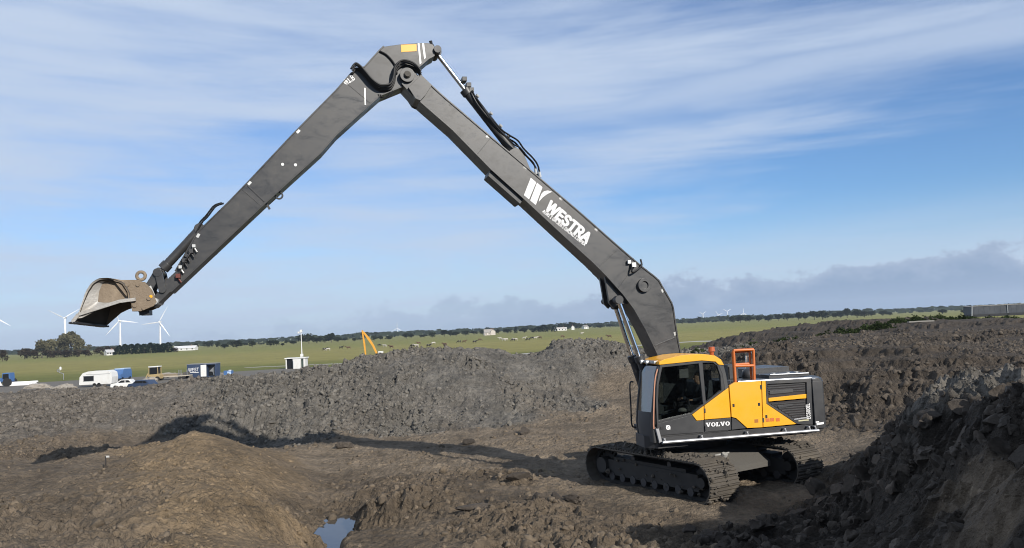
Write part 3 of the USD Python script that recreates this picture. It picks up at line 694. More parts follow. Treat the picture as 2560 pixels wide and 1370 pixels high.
# the biggest dark lumps, each one on its own
PEAT_LABELS = ["long slanting dark peat slab in front of the machine's shadow, left of the tracks", "wide flat dark peat lump in the middle of the rough foreground", "dark peat lump on the sunlit haul track above the boom's shadow",
               "roundish dark peat lump at the far lip of the shaded strip", "dark peat lump at the left end of the shaded strip below the spoil heap", "dark peat lump on the pale ground just left of the near track",
               "flat dark peat slab nearest to the near track", "small round dark peat lump in the foreground below the near track"]
for k, (x, y, s, sx, rot) in enumerate([(-0.08, 20.4, 0.30, (1.5, 0.5, 0.6), 35), (-1.06, 17.5, 0.26, (1.5, 0.7, 0.6), 5), (0.18, 29.4, 0.35, (1.1, 0.6, 0.7), 60), (-1.78, 28.0, 0.24, (1, 0.9, 0.8), 0),
                                        (-6.15, 28.3, 0.30, (1.2, 0.7, 0.7), 20), (0.75, 18.0, 0.22, (1.2, 0.8, 0.8), 70), (1.07, 18.3, 0.20, (1.4, 0.7, 0.6), 140), (0.33, 17.8, 0.17, (1, 1, 0.8), 10)]):
    t = trimesh.transformations.rotation_matrix(math.radians(rot), [0, 0, 1])
    m = clod_mesh(200 + k, 3); m.apply_scale(np.array(sx) * s); m.apply_transform(t); m.apply_translation((x, y, on_ground(x, y) + 0.05))
    tag(usdkit.mesh(stage, numbered("/World/peat_lump"), m, dark_lump, smooth=35).GetPrim(), PEAT_LABELS[k], "clod", "dark peat lumps on the working ground")

# short dark stake standing in the rough ground on the left
sx_, sy_ = -10.87, 21.2
szz = on_ground(sx_, sy_)
stk = thing("marker_stake", "short dark marker stake in the brown earth, lower left", "stake", (sx_, sy_, szz))
part("post", tube([(0, 0, -0.1), (0.01, 0, 0.15), (0.0, 0.02, 0.34)], [0.022, 0.02, 0.016], 8), flat("wet_wood", (0.02, 0.016, 0.014), 0.7), stk)
part("clump", clod_mesh(301).apply_scale((0.075, 0.07, 0.08)).apply_translation((0, 0, 0.05)), dark_lump, stk)
part("flag", box(0.0, 0.10, 0.01, 0.018, 0.30, 0.345), flat("flag_white", (0.5, 0.5, 0.48), 0.7), stk)
# ------------------------------------------------------------------ the long-reach excavator
# built in its own frame: x forward (towards the bucket), y to its left (towards the road side we see), z up
S = SHAPES
EX_DEG = 194.0
EX_LOC = (4.45, 20.35, 0.0)
ex = thing("long_reach_excavator", "big yellow and dark grey crawler excavator with very long raised arm", "excavator", EX_LOC, EX_DEG)

boom_mat = M("boom_grey", {
    "tc": ("texture_coordinate", {}), "mp": ("mapping", {"mapping_type": "point", "scale": (0.8, 1.0, 1.5)}),
    "n": ("noise_texture", {"scale": 0.8, "detail": 7.0, "roughness": 0.62}), "n2": ("noise_texture", {"scale": 2.4, "detail": 8.0, "roughness": 0.72, "distortion": 0.6}), "n3": ("noise_texture", {"scale": 38.0, "detail": 2.0}),
    "r": ("map_range", {"range_type": "smoothstep", "from_min": 0.35, "from_max": 0.70, "to_min": 0.0, "to_max": 0.55, "clamp": True}),
    "r2": ("map_range", {"range_type": "smoothstep", "from_min": 0.57, "from_max": 0.74, "to_min": 0.0, "to_max": 0.40, "clamp": True}),
    "r3": ("map_range", {"range_type": "smoothstep", "from_min": 0.71, "from_max": 0.76, "to_min": 0.0, "to_max": 0.5, "clamp": True}),
    "m": ("mix_color", {"blend_type": "mix", "a": (0.0224, 0.0224, 0.0233), "b": (0.0343, 0.0328, 0.0309)}), "m2": ("mix_color", {"blend_type": "mix", "b": (0.0541, 0.0482, 0.0403)}), "m3": ("mix_color", {"blend_type": "mix", "b": (0.1148, 0.1091, 0.0976)}),
    "rr": ("map_range", {"from_min": 0.3, "from_max": 0.7, "to_min": 0.26, "to_max": 0.55, "clamp": True}),
    "bv": ("bevel", {"samples": 4, "radius": 0.012}), "p": ("principled_bsdf", {"specular_ior_level": 0.5})},
    [("tc.object", "mp.vector"), ("mp.vector", "n.vector"), ("mp.vector", "n2.vector"), ("tc.object", "n3.vector"), ("n.fac", "r.value"), ("n2.fac", "r2.value"), ("n3.fac", "r3.value"), ("r.result", "m.fac"), ("m.result", "m2.a"), ("r2.result", "m2.fac"),
     ("m2.result", "m3.a"), ("r3.result", "m3.fac"), ("m3.result", "p.base_color"), ("n2.fac", "rr.value"), ("rr.result", "p.roughness"), ("bv.bevel", "p.normal")])
dark_mat = paint("black_steel", (0.022, 0.023, 0.026), 0.5, 0.010, 0.25, (0.07, 0.06, 0.05), 2.0)
grey_panel = paint("panel_grey", (0.042, 0.043, 0.046), 0.40, 0.010, 0.30, (0.10, 0.085, 0.065), 1.2)
yellow_mat = paint("machine_yellow", (0.80, 0.375, 0.012), 0.38, 0.012, 0.22, (0.42, 0.22, 0.05), 1.1)
orange_mat = paint("safety_orange", (0.55, 0.14, 0.025), 0.45, 0.006, 0.2, (0.2, 0.1, 0.05), 2.0)
silver_mat = paint("worn_aluminium", (0.42, 0.43, 0.45), 0.42, 0.008, 0.25, (0.3, 0.28, 0.25), 3.0, metallic=0.75)
chrome_mat = M("chrome_rod", {"p": ("principled_bsdf", {"base_color": (0.85, 0.86, 0.88), "metallic": 1.0, "roughness": 0.18})}, [])
rubber_mat = flat("hose_rubber", (0.012, 0.012, 0.013), 0.55)
white_mat = flat("white_print", (0.80, 0.80, 0.80), 0.5)
clip_mat = flat("pale_clip", (0.62, 0.62, 0.60), 0.4, 0.5)
mud_steel = paint("muddy_steel", (0.19, 0.145, 0.10), 0.75, 0.010, 0.8, (0.36, 0.29, 0.21), 2.6, bumpy=0.5)
worn_steel = paint("worn_bucket_steel", (0.40, 0.385, 0.36), 0.48, 0.010, 0.55, (0.26, 0.215, 0.16), 2.0, metallic=0.35, bumpy=0.3)
track_mat = paint("muddy_track", (0.070, 0.060, 0.048), 0.85, 0.006, 0.8, (0.150, 0.128, 0.098), 2.2, bumpy=0.6)
under_mat = paint("undercarriage_mud", (0.085, 0.08, 0.072), 0.85, 0.012, 0.6, (0.07, 0.06, 0.05), 1.8, bumpy=0.5)
shade_steel = paint("shade_dark_steel", (0.010, 0.0095, 0.009), 0.7, 0.008, 0.3, (0.018, 0.016, 0.014), 2.0)  # shade on the track sides, painted in as near-black steel
inside_bucket = paint("shade_dark_bucket_inside", (0.05, 0.042, 0.034), 0.8, 0, 0.5, (0.08, 0.065, 0.05), 2.0)  # shade inside the bucket, put into a dark colour
inside_mat = flat("cab_inside", (0.022, 0.018, 0.020), 0.7)
pane_mat = glass("cab_glass", (0.62, 0.66, 0.66))
screen_mat = M("windscreen_glass", {"f": ("fresnel", {"IOR": 1.45}), "t": ("transparent_bsdf", {"color": (0.3, 0.32, 0.34)}), "g": ("glossy_bsdf", {"color": (0.26, 0.26, 0.26), "roughness": 0.10}), "x": ("mix_closure", {})}, [("f.fac", "x.fac"), ("t.BSDF", "x.closure1"), ("g.BSDF", "x.closure2")], surface="x.closure")
lamp_mat = glass("lamp_glass", (0.7, 0.7, 0.7))
red_mat = flat("red_plate", (0.13, 0.03, 0.02), 0.5)
skin_grey = flat("seat_cloth", (0.10, 0.10, 0.11), 0.9)


def P3(uz, y):
    return np.array([[u, y, z] for u, z in uz])


def band(pts, w):
    """A strip of width w lying along a polyline, inside it."""
    return LineString(pts).buffer(w, cap_style=2, join_style=2)


# ---- boom
bt, bb = S["boom"][:S["n_boom_top"]], S["boom"][S["n_boom_top"]:]
boom_pg = Polygon(S["boom"])
BW = 0.34
boom = part("boom", side_prism(boom_pg.buffer(-0.012), -BW + 0.02, BW - 0.02), boom_mat, ex)
low_line, top_line = LineString(bb), LineString(bt[1:-1])
part("bottom_plate", side_prism(band(bb[3:-1], 0.016), -BW, BW), boom_mat, boom)
part("top_plate", side_prism(band(bt[1:-3], 0.016), -BW, BW), boom_mat, boom)
part("end_plate", side_prism(Polygon(S["endplate"]).union(Point(S["pin"][0]).buffer(0.17)), BW - 0.02, BW + 0.05), boom_mat, boom)
part("end_plate", side_prism(Polygon(S["endplate"]).union(Point(S["pin"][0]).buffer(0.17)), -BW - 0.05, -BW + 0.02), boom_mat, boom)
px, pz = S["pin"][0]
part("arm_pin", cat(rod((px, -0.46, pz), (px, 0.46, pz), 0.065, 18), rod((px, 0.40, pz), (px, 0.415, pz), 0.085, 18)), under_mat, boom)
bx_, bz_ = S["bossring"][0]
boss = trimesh.creation.annulus(0.095, 0.17, 0.09, sections=32)
boss.apply_transform(trimesh.transformations.rotation_matrix(math.pi / 2, [1, 0, 0])); boss.apply_translation((bx_, BW + 0.02, bz_))
part("cylinder_boss", cat(boss, rod((bx_, BW - 0.02, bz_), (bx_, BW + 0.03, bz_), 0.10, 24)), boom_mat, boom)
part("guard_box", side_prism(S["boombox"], -0.26, 0.26), dark_mat, boom)
part("cylinder_lug", cat(side_prism(S["lug"], 0.14, 0.22), side_prism(S["lug"], -0.22, -0.14)), boom_mat, boom)
part("joint_bead", bar((S["jointline"][2][0], BW - 0.015, S["jointline"][2][1]), (S["jointline"][3][0], BW - 0.015, S["jointline"][3][1]), 0.012, 0.03), boom_mat, boom)
part("joint_bead", bar((S["jointline"][0][0], BW - 0.017, S["jointline"][0][1]), (S["jointline"][1][0], BW - 0.017, S["jointline"][1][1]), 0.01, 0.02), boom_mat, boom)


# hydraulic lines with pale clamps along the edge of the boom
def pipe_run(line, y, off, r, name, parent, clip_every=1.15, first=0.5):
    ls = LineString(line)
    n = max(6, int(ls.length / 0.35))
    q = [ls.interpolate(t) for t in np.linspace(0, ls.length, n)]
    q = np.array([[p.x, p.y] for p in q])
    t = np.gradient(q, axis=0); t /= np.linalg.norm(t, axis=1, keepdims=True)
    nrm = np.stack([-t[:, 1], t[:, 0]], 1) * off
    part(name, tube(np.column_stack([q[:, 0] + nrm[:, 0], np.full(n, y), q[:, 1] + nrm[:, 1]]), r, 6), rubber_mat, parent, smooth=60)
    k = 0
    s = first
    while s < ls.length - 0.2:
        p, p2 = ls.interpolate(s), ls.interpolate(s + 0.02)
        d = np.array([p2.x - p.x, p2.y - p.y]); d /= np.linalg.norm(d)
        c = np.array([p.x, p.y]) + np.array([-d[1], d[0]]) * off * 1.35
        part("pipe_clamp", bar((c[0] - 0.045 * d[0], y, c[1] - 0.045 * d[1]), (c[0] + 0.045 * d[0], y, c[1] + 0.045 * d[1]), 0.10, 0.06), clip_mat, parent)
        s += clip_every


pipe_run(bt[1:-5], 0.27, -0.035, 0.026, "hydraulic_line", boom)
pipe_run(bt[1:-5], 0.18, -0.035, 0.026, "hydraulic_line", boom, 99, 99)
pipe_run(bt[1:-5], -0.2, -0.035, 0.026, "hydraulic_line", boom, 99, 99)
# valve block with its hose on the side of the knee
vx, vz = S["clampvalve"][0]
part("valve_block", cat(box(vx - 0.05, vx + 0.05, BW, BW + 0.09, vz - 0.06, vz + 0.05), box(vx + 0.07, vx + 0.15, BW, BW + 0.07, vz + 0.03, vz + 0.11)), clip_mat, boom)
vx2, vz2 = S["clampvalve"][1]
part("valve_hose", tube(spline([(vx + 0.05, BW + 0.05, vz - 0.03), (vx2, BW + 0.1, vz2 - 0.02), (vx2 - 0.25, BW + 0.06, vz2 + 0.12), (vx2 - 0.3, BW - 0.05, vz2 + 0.3)], 18), 0.024, 6), rubber_mat, boom, smooth=60)


# lettering and mark on the boom side
def place_text(mesh, p0, p1, y, fit=True):
    """Lettering laid on the machine's left side, reading from p0 to p1 (x, z)."""
    p0, p1 = np.array(p0), np.array(p1)
    d = p1 - p0; L = np.linalg.norm(d); d = d / L
    m = mesh.copy()
    lo, hi = m.bounds
    m.apply_translation((-lo[0], 0, 0))
    if fit:
        m.apply_scale((L / (hi[0] - lo[0]), 1, 1))
    T = np.eye(4)
    T[:3, 0] = (d[0], 0, d[1]); T[:3, 2] = (0, 1, 0); T[:3, 1] = np.cross(T[:3, 2], T[:3, 0])
    T[:3, 3] = (p0[0], y, p0[1])
    m.apply_transform(T)
    return m


def cap_height(p0, p1, ptop):
    d = np.subtract(p1, p0); d = d / np.linalg.norm(d)
    return abs(np.dot(np.subtract(ptop, p0), (-d[1], d[0])))


w = S["westra"]
wt = meshkit.text_mesh("WESTRA", cap_height(*w), 0.004, bold=True)
wt = cat(*[wt.copy().apply_translation((dx, dy, dz)) for dx, dy, dz in ((0, 0, 0), (0.014, 0, 0.0012), (-0.014, 0, 0.0024), (0, 0.008, 0.0036), (0, -0.008, 0.0048))])
part("lettering", place_text(wt, w[0], w[1], BW - 0.02), white_mat, boom)
w = S["agri"]
part("small_lettering", place_text(meshkit.text_mesh("AGRI I GROEN I GROND I INFRA", cap_height(*w) * 1.05, 0.004, bold=True), w[0], w[1], BW - 0.02), white_mat, boom)
part("logo_mark", cat(*[side_prism(S[k], BW - 0.02, BW - 0.016) for k in ("logo1", "logo2", "logo3")]), white_mat, boom)

def cross_seam(poly, line, at, y, parent, wid=0.016):
    """A weld across the side plate, square to the edge line at the distance given."""
    ls = LineString(line)
    p, q = ls.interpolate(at), ls.interpolate(at + 0.05)
    d = np.array([q.x - p.x, q.y - p.y]); d /= np.linalg.norm(d)
    n = np.array([-d[1], d[0]])
    hit = poly.intersection(LineString([np.array([p.x, p.y]) - 1.6 * n, np.array([p.x, p.y]) + 1.6 * n]))
    hit = max(getattr(hit, "geoms", [hit]), key=lambda g: g.length)
    (x0, z0), (x1, z1) = hit.coords[0], hit.coords[-1]
    part("weld_seam", bar((x0, y, z0), (x1, y, z1), 0.008, wid), boom_mat, parent)


for at in (3.4, 5.6, 8.1):
    cross_seam(boom_pg.buffer(-0.03), bt, at, BW - 0.018, boom)
# ---- arm
st, sb = S["stick"][:S["n_stick_top"]], S["stick"][S["n_stick_top"]:]
SW = 0.26
arm_pg = Polygon(S["stick"])
arm = part("arm", side_prism(arm_pg.buffer(-0.012), -SW + 0.015, SW - 0.015), boom_mat, ex)
part("bottom_plate", side_prism(band(sb[3:-1], 0.014), -SW, SW), boom_mat, arm)
part("top_plate", side_prism(band(st[4:14], 0.014), -SW, SW), boom_mat, arm)
part("yellow_sticker", side_prism(S["sticker"], SW - 0.015, SW - 0.011), yellow_mat, arm)
part("white_stripe", side_prism(S["strA"], SW - 0.015, SW - 0.011), white_mat, arm)
part("white_stripe", side_prism(S["strB"], SW - 0.015, SW - 0.011), white_mat, arm)
part("head_hose", tube(spline(P3(S["headseam"], SW + 0.01), 12), 0.022, 6), rubber_mat, arm, smooth=60)
for k, dy in enumerate((0.04, 0.11, 0.18)):
    j = 0.035 * (k - 1)
    pts = P3(S["hoseA"], SW + dy) + np.array([j * 0.4, 0, j])
    part("joint_hose", tube(spline(pts, 60), 0.023, 7), rubber_mat, arm, smooth=60)
for k in range(2):
    part("joint_hose", tube(spline(P3(S["hoseA"], SW + 0.02) * [1, 1, 1] + [0.03 * k, 0.05 * k, -0.05 + 0.10 * k], 60), 0.022, 7), rubber_mat, arm, smooth=60)
part("loop_hose", tube(spline(P3(S["hoseB"], SW + 0.06), 20), 0.016, 6), rubber_mat, arm, smooth=60)
part("loop_hose", tube(spline(P3(S["hoseB"], SW - 0.02) + [0.04, 0, 0.03], 20), 0.016, 6), rubber_mat, arm, smooth=60)
pipe_run(st[4:13], 0.20, 0.03, 0.024, "hydraulic_line", arm, 1.6, 0.9)
pipe_run(st[4:13], 0.12, 0.03, 0.024, "hydraulic_line", arm, 99, 99)
for at in (3.2, 6.6):
    cross_seam(arm_pg.buffer(-0.03), st, at, SW - 0.013, arm)
a0, a1 = S["seamst"]
part("joint_bead", bar((a0[0], SW - 0.012, a0[1]), (a1[0], SW - 0.012, a1[1]), 0.02, 0.03), dark_mat, arm)
sA = S["stub"]
part("lifting_eye", cat(bar((sA[0][0], 0.1, sA[0][1]), (sA[1][0], 0.1, sA[1][1] - 0.06), 0.05, 0.05),), dark_mat, arm)
ring = trimesh.creation.torus(0.075, 0.02, major_sections=18, minor_sections=6)
ring.apply_transform(trimesh.transformations.rotation_matrix(math.pi / 2, [1, 0, 0])); ring.apply_translation((sA[2][0] - 0.01, 0.1, sA[2][1] - 0.05))
part("lifting_ring", ring, dark_mat, arm)
for k, (u, z) in enumerate(((9.55, 7.97), (9.83, 7.98))):
    part("spot_mark", rod((u, SW - 0.014, z), (u, SW - 0.008, z), 0.035, 10), clip_mat, arm)
part("weld_stripe", bar((7.95, SW - 0.012, 9.78), (7.95, SW - 0.012, 9.38), 0.006, 0.03), clip_mat, arm)
part("side_print", place_text(meshkit.text_mesh("S1.B", 0.13, 0.004, True), (8.36, 9.84), (8.16, 9.98), SW - 0.014), white_mat, arm)
for k, (u, z) in enumerate(S["valves"]):
    sz = 0.032 + 0.012 * (k % 2)
    part("tap_valve", cat(box(u - sz, u + sz, SW - 0.02, SW + 0.10, z - sz, z + sz), rod((u, SW + 0.05, z - sz), (u - 0.06, SW + 0.05, z - sz - 0.10), 0.018, 6)), red_mat if k == 5 else (clip_mat if k in (0, 4) else dark_mat), arm)
v0, v1 = S["valves"][0], S["valves"][-1]
part("quick_hose", tube(spline([(v0[0], SW + 0.05, v0[1]), (11.85, SW + 0.1, 5.92), (11.95, SW + 0.06, 5.76), (v1[0], SW + 0.05, v1[1])], 20), 0.022, 6), rubber_mat, arm, smooth=60)
part("arm_top_hose", tube(spline(P3(S["bhose"], 0.12) + [0, 0, 0.03], 24), 0.022, 6), rubber_mat, arm, smooth=60)
part("arm_top_hose", tube(spline(P3(S["bhose"], 0.02) + [0.05, 0, 0.06], 24), 0.018, 6), rubber_mat, arm, smooth=60)


# ---- rams
def ram(name, a, b, y, r_rod, r_tube, split, mat=None):
    """Rod from a (its eye) to the split, barrel from there to b; points are (x, z)."""
    a3, b3 = np.array([a[0], y, a[1]]), np.array([b[0], y, b[1]])
    m = a3 + (b3 - a3) * split
    d = (b3 - a3) / np.linalg.norm(b3 - a3)
    barrel = part(name, cat(rod(m, b3, r_tube, 18), rod(m - d * 0.05, m + d * 0.10, r_tube * 1.22, 18)), mat or dark_mat, ex, smooth=40)
    part("piston_rod", rod(a3, m, r_rod, 16), chrome_mat, barrel, smooth=40)
    part("rod_eye", rod(a3 - [0, 0.09, 0], a3 + [0, 0.09, 0], r_tube * 1.05, 16), mat or dark_mat, barrel, smooth=40)
    part("barrel_eye", rod(b3 - [0, 0.10, 0], b3 + [0, 0.10, 0], r_tube * 1.15, 16), mat or dark_mat, barrel, smooth=40)
    return barrel


def stretch(p, q, k):
    return (q[0] + (q[0] - p[0]) * k, q[1] + (q[1] - p[1]) * k)


cn, cf = S["cylN"], S["cylF"]
ram("boom_cylinder", cn[0], (1.20, 1.95), 0.45, 0.055, 0.10, 0.53)
ram("boom_cylinder", cf[0], (1.05, 1.90), -0.45, 0.055, 0.10, 0.51)
part("cylinder_crosspin", rod((cn[0][0], -0.55, cn[0][1]), (cn[0][0], 0.52, cn[0][1]), 0.075, 16), dark_mat, boom)
sc = S["scyl"]
acyl = ram("arm_cylinder", sc[0], sc[3], 0.0, 0.055, 0.115, 0.37)
part("cylinder_head_fittings", cat(*[box(sc[1][0] + dx, sc[1][0] + dx + 0.11, -0.12, 0.14, sc[1][1] + dz, sc[1][1] + dz + 0.10) for dx, dz in ((-0.20, 0.04), (-0.30, -0.10), (-0.36, -0.22))]), dark_mat, acyl)
part("arm_cylinder_hose", tube(spline(P3(S["shose1"], 0.18), 60), 0.022, 6), rubber_mat, acyl, smooth=60)
part("arm_cylinder_hose", tube(spline(P3(S["shose1"], 0.10) + [0.03, 0, -0.05], 60), 0.022, 6), rubber_mat, acyl, smooth=60)
part("arm_cylinder_hose", tube(spline(P3(S["shose2"], 0.22), 60), 0.020, 6), rubber_mat, acyl, smooth=60)
for q in (0.45, 0.62, 0.74, 0.84):
    c = np.array(sc[0]) + (np.array(sc[3]) - sc[0]) * q
    part("cylinder_clamp", rod((c[0] - 0.13, 0.13, c[1] + 0.02), (c[0] - 0.07, 0.16, c[1] + 0.06), 0.035, 8), clip_mat, acyl)
part("cylinder_bracket", cat(side_prism([(4.62, 8.30), (4.20, 7.96), (4.02, 7.80), (4.22, 8.32), (4.40, 8.44)], 0.13, 0.20), side_prism([(4.62, 8.30), (4.20, 7.96), (4.02, 7.80), (4.22, 8.32), (4.40, 8.44)], -0.20, -0.13)), boom_mat, boom)
for u, z in ((3.92, 7.82), (3.82, 7.74)):
    part("hose_coupling", rod((u, 0.22, z - 0.05), (u + 0.02, 0.22, z + 0.08), 0.035, 8), clip_mat, boom)
part("head_fittings", cat(*[rod((6.33 + a, b, 10.90 + c), (6.36 + a, b + 0.04, 11.0 + c), 0.04, 8) for a, b, c in ((0, 0.12, 0), (0.1, -0.1, 0.0), (-0.06, 0.0, -0.05))], rod((6.22, -0.3, 10.75), (6.22, 0.32, 10.75), 0.09, 14)), dark_mat, arm)
bc = S["bcyl"]
bcyl = ram("bucket_cylinder", bc[3], bc[0], 0.0, 0.05, 0.10, 0.12, boom_mat)
la, lb = S["linkA"], S["linkB"]
for y in (-0.21, 0.21):
    part("bucket_link", side_prism(LineString(la).buffer(0.085), y - 0.03, y + 0.03), boom_mat, ex)
    part("rocker_link", side_prism(LineString([lb[0], (12.38, 5.25)]).buffer(0.075), y * 1.25 - 0.03, y * 1.25 + 0.03), boom_mat, ex)
part("link_pin", rod((la[0][0], -0.30, la[0][1]), (la[0][0], 0.30, la[0][1]), 0.09, 16), boom_mat, ex)
part("steel_tag", bar((12.62, 0.30, 5.33), (12.54, 0.30, 5.12), 0.02, 0.05), clip_mat, ex)
part("arm_end_pin", rod((12.52, -0.34, 5.0), (12.52, 0.40, 5.0), 0.07, 16), clip_mat, ex)

# ---- coupler and tilted ditch bucket; the bucket hangs with its far side lower
coupler = part("quick_coupler", cat(side_prism(S["coup"], 0.30, 0.42), side_prism(S["coup"], -0.30, -0.20), side_prism(Polygon(S["coup"]).buffer(-0.08), -0.20, 0.30)), mud_steel, ex)
for u, z in ((12.62, 5.06), (12.83, 5.36), (12.90, 4.92), (12.72, 4.86), (13.04, 5.36)):
    part("coupler_pin", rod((u, 0.38, z), (u, 0.445, z), 0.042, 12), mud_steel, coupler)
part("yellow_mark", rod((12.58, 0.42, 5.10), (12.58, 0.435, 5.10), 0.035, 10), yellow_mat, coupler)
hook = trimesh.creation.torus(0.085, 0.035, major_sections=20, minor_sections=8)
hook.apply_transform(trimesh.transformations.rotation_matrix(math.pi / 2, [1, 0, 0])); hook.apply_translation((S["hook"][0][0], 0.1, S["hook"][0][1]))
part("lifting_hook", hook, mud_steel, coupler, smooth=40)
part("tilt_lug", box(12.66, 12.86, -0.15, 0.2, 4.72, 4.82), dark_mat, coupler)

near = np.array([(12.98, 5.06), (12.99, 5.22), (13.10, 5.42), (13.37, 5.52), (13.58, 5.52), (13.72, 5.43), (13.83, 5.25), (13.93, 4.93), (13.97, 4.79), (14.08, 4.61)])
hl, ll = near[0], near[-1]
ls = LineString(near)
near = np.array([[q.x, q.y] for q in (ls.interpolate(t, normalized=True) for t in np.linspace(0, 1, 28))])


def to_far(p):
    """Where the profile stands at the bucket's far side: narrower, lower and a little turned."""
    t = (p[:, 0] - 12.98) / (14.08 - 12.98)
    return np.column_stack([p[:, 0] + 0.15 - 0.52 * t, p[:, 1] - 0.14 + 0.06 * t])


Y0, Y1 = 0.45, -0.62
far = to_far(near)


def shell(off, flip):
    c = near.mean(0)
    a = near + off * (c - near) / np.linalg.norm(c - near, axis=1, keepdims=True)
    b = to_far(a)
    v = np.vstack([np.column_stack([a[:, 0], np.full(len(a), Y0), a[:, 1]]), np.column_stack([b[:, 0], np.full(len(b), Y1), b[:, 1]])])
    n = len(a)
    f = []
    for i in range(n - 1):
        q = [i, i + 1, n + i + 1, n + i]
        if flip:
            q = q[::-1]
        f += [[q[0], q[1], q[2]], [q[0], q[2], q[3]]]
    return v, f


(va, fa), (vb, fb) = shell(0.0, False), shell(0.04, True)
n = len(near)
rimf = []
for i0, i1 in ((0, n), (n - 1, 2 * n - 1)):
    rimf += [[i0, i1, 2 * n + i1], [i0, 2 * n + i1, 2 * n + i0]]
sh = trimesh.Trimesh(np.vstack([va, vb]), np.vstack([fa, np.array(fb) + 2 * n, rimf]), process=False)
sh.fix_normals()
bucket = part("bucket", sh, mud_steel, ex, smooth=40)
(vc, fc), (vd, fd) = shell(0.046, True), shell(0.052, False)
part("bucket_lining", trimesh.Trimesh(np.vstack([vc, vd]), np.vstack([fc, np.array(fd) + 2 * n]), process=False), inside_bucket, bucket, smooth=40, label="inside of the bucket with its shade put into a dark colour")  # thin inner sheet added to carry the painted shade
# near side plate: a bare worn margin round a dished muddy middle
outer = [tuple(p) for p in near] + [(13.47, 4.93), (13.18, 5.02)]
inner = np.array(S["b_inner"])
cen = inner.mean(0)
ang_o, ang_i = [np.arctan2(np.subtract(q, cen)[:, 1], np.subtract(q, cen)[:, 0]) for q in (np.array(outer), inner)]


def ray_ring(poly, k=64):
    pg, out = Polygon(poly).exterior, []
    for t in np.linspace(0, 2 * np.pi, k, endpoint=False):
        hit = pg.intersection(LineString([cen, cen + 3 * np.array([np.cos(t), np.sin(t)])]))
        pts = [hit] if hit.geom_type == "Point" else [g for g in getattr(hit, "geoms", [])]
        pts = [Point(g.coords[0]) for g in pts] or [Point(cen)]
        q = min(pts, key=lambda g: -g.distance(Point(cen)))
        out.append((q.x, q.y))
    return np.array(out)


K = 64
ro, ri = ray_ring(outer, K), ray_ring(inner, K)


def ring_mesh(a, ya, b, yb):
    v = np.vstack([np.column_stack([a[:, 0], np.full(K, ya), a[:, 1]]), np.column_stack([b[:, 0], np.full(K, yb), b[:, 1]])])
    f = []
    for i in range(K):
        j = (i + 1) % K
        f += [[i, K + i, K + j], [i, K + j, j]]
    return v, np.array(f)


DISH = 0.12
v, f = ring_mesh(ro, Y0, ri, Y0 - DISH)
v2, f2 = ring_mesh(ro, Y0 - 0.035, ri, Y0 - DISH - 0.035)
side = trimesh.Trimesh(np.vstack([v, v2]), np.vstack([f, f2[:, ::-1] + 2 * K]), process=False)
side.fix_normals()
part("side_plate_margin", side, worn_steel, bucket, smooth=40, label="bare light grey worn margin of the bucket side")
part("side_plate", side_prism(Polygon(ri), Y0 - DISH - 0.035, Y0 - DISH), mud_steel, bucket)
rim = S["b_rim"]
part("side_cutter", cat(*[bar((rim[i][0], Y0 + 0.01, rim[i][1]), (rim[i + 1][0], Y0 + 0.01, rim[i + 1][1]), 0.05, 0.07) for i in range(len(rim) - 1)]), worn_steel, bucket, label="worn bright cutting edge along the bucket side")
fo = to_far(np.array(outer))
part("far_side_plate", side_prism(fo, Y1 - 0.02, Y1 + 0.02), mud_steel, bucket)
lf_ = to_far(ll[None])[0]
part("cutting_edge", bar((ll[0], Y0 + 0.03, ll[1]), (lf_[0], Y1 - 0.03, lf_[1]), 0.16, 0.035), dark_mat, bucket)

# ---- upper body
VO = 1.42
deck = part("main_deck", cat(box(-2.40, 0.9, -1.36, 1.34, 1.20, 1.44), plan_prism([(0.9, -0.42), (1.42, -0.30), (1.50, 0.40), (1.84, 0.50), (1.88, 1.1), (1.66, 1.38), (0.9, 1.34)], 1.16, 1.44)), dark_mat, ex)
part("engine_housing", cat(box(-2.38, -0.22, -1.38, 1.36, 1.44, 2.46), box(-0.22, 0.5, -1.38, -0.45, 1.44, 1.9)), inside_mat, ex)
for nm, keys, mt in (("lower_panel", ("lowpanel1", "lowpanel2", "lowpanel3"), grey_panel), ("yellow_panel", ("yellow0", "yellow1", "yellow2", "yellow3"), yellow_mat)):
    for k in keys:
        part(nm, side_prism(Polygon(S[k]).buffer(-0.006, join_style=2), 1.37, VO + (0.012 if nm == "yellow_panel" else 0.0)), mt, ex)
es = Polygon(S["engside"]).buffer(-0.005, join_style=2)
gr = Polygon(S["grille"])
eng = part("engine_side_door", side_prism(es.difference(gr), 1.36, VO), grey_panel, ex)
part("grille_recess", side_prism(gr.buffer(-0.003), 1.362, 1.378), inside_mat, eng)
part("yellow_bar", side_prism(S["bar"], 1.40, VO + 0.02), yellow_mat, eng)
lou = []
for z in np.arange(1.64, 2.42, 0.055):
    seg = LineString([(-2.3, z), (-1.15, z)]).intersection(gr.buffer(-0.03))
    if not seg.is_empty and seg.length > 0.05:
        (u0, _), (u1, _) = seg.coords[0], seg.coords[-1]
        lou.append((u0, u1, z))
for u0, u1, z in lou:
    if not (2.0 < z < 2.2):
        part("louvre", box(u0, u1, 1.378, 1.392, z - 0.016, z + 0.012), dark_mat, eng)
for k in ("strip1", "strip2"):
    part("grey_slat", side_prism(S[k], 1.378, 1.40), grey_panel, eng)
part("model_lettering", place_text(meshkit.text_mesh("EC300EL", 0.105, 0.004, True), (-2.315, 1.56), (-2.315, 1.93), VO), white_mat, eng)
part("warning_plate", box(-2.26, -1.98, VO - 0.001, VO + 0.004, 1.52, 1.55), flat("pale_plate", (0.5, 0.47, 0.3), 0.6), eng)
part("trim_strip", bar((-1.86, 1.42, 1.575), (-2.27, 1.42, 1.60), 0.02, 0.03), silver_mat, eng)
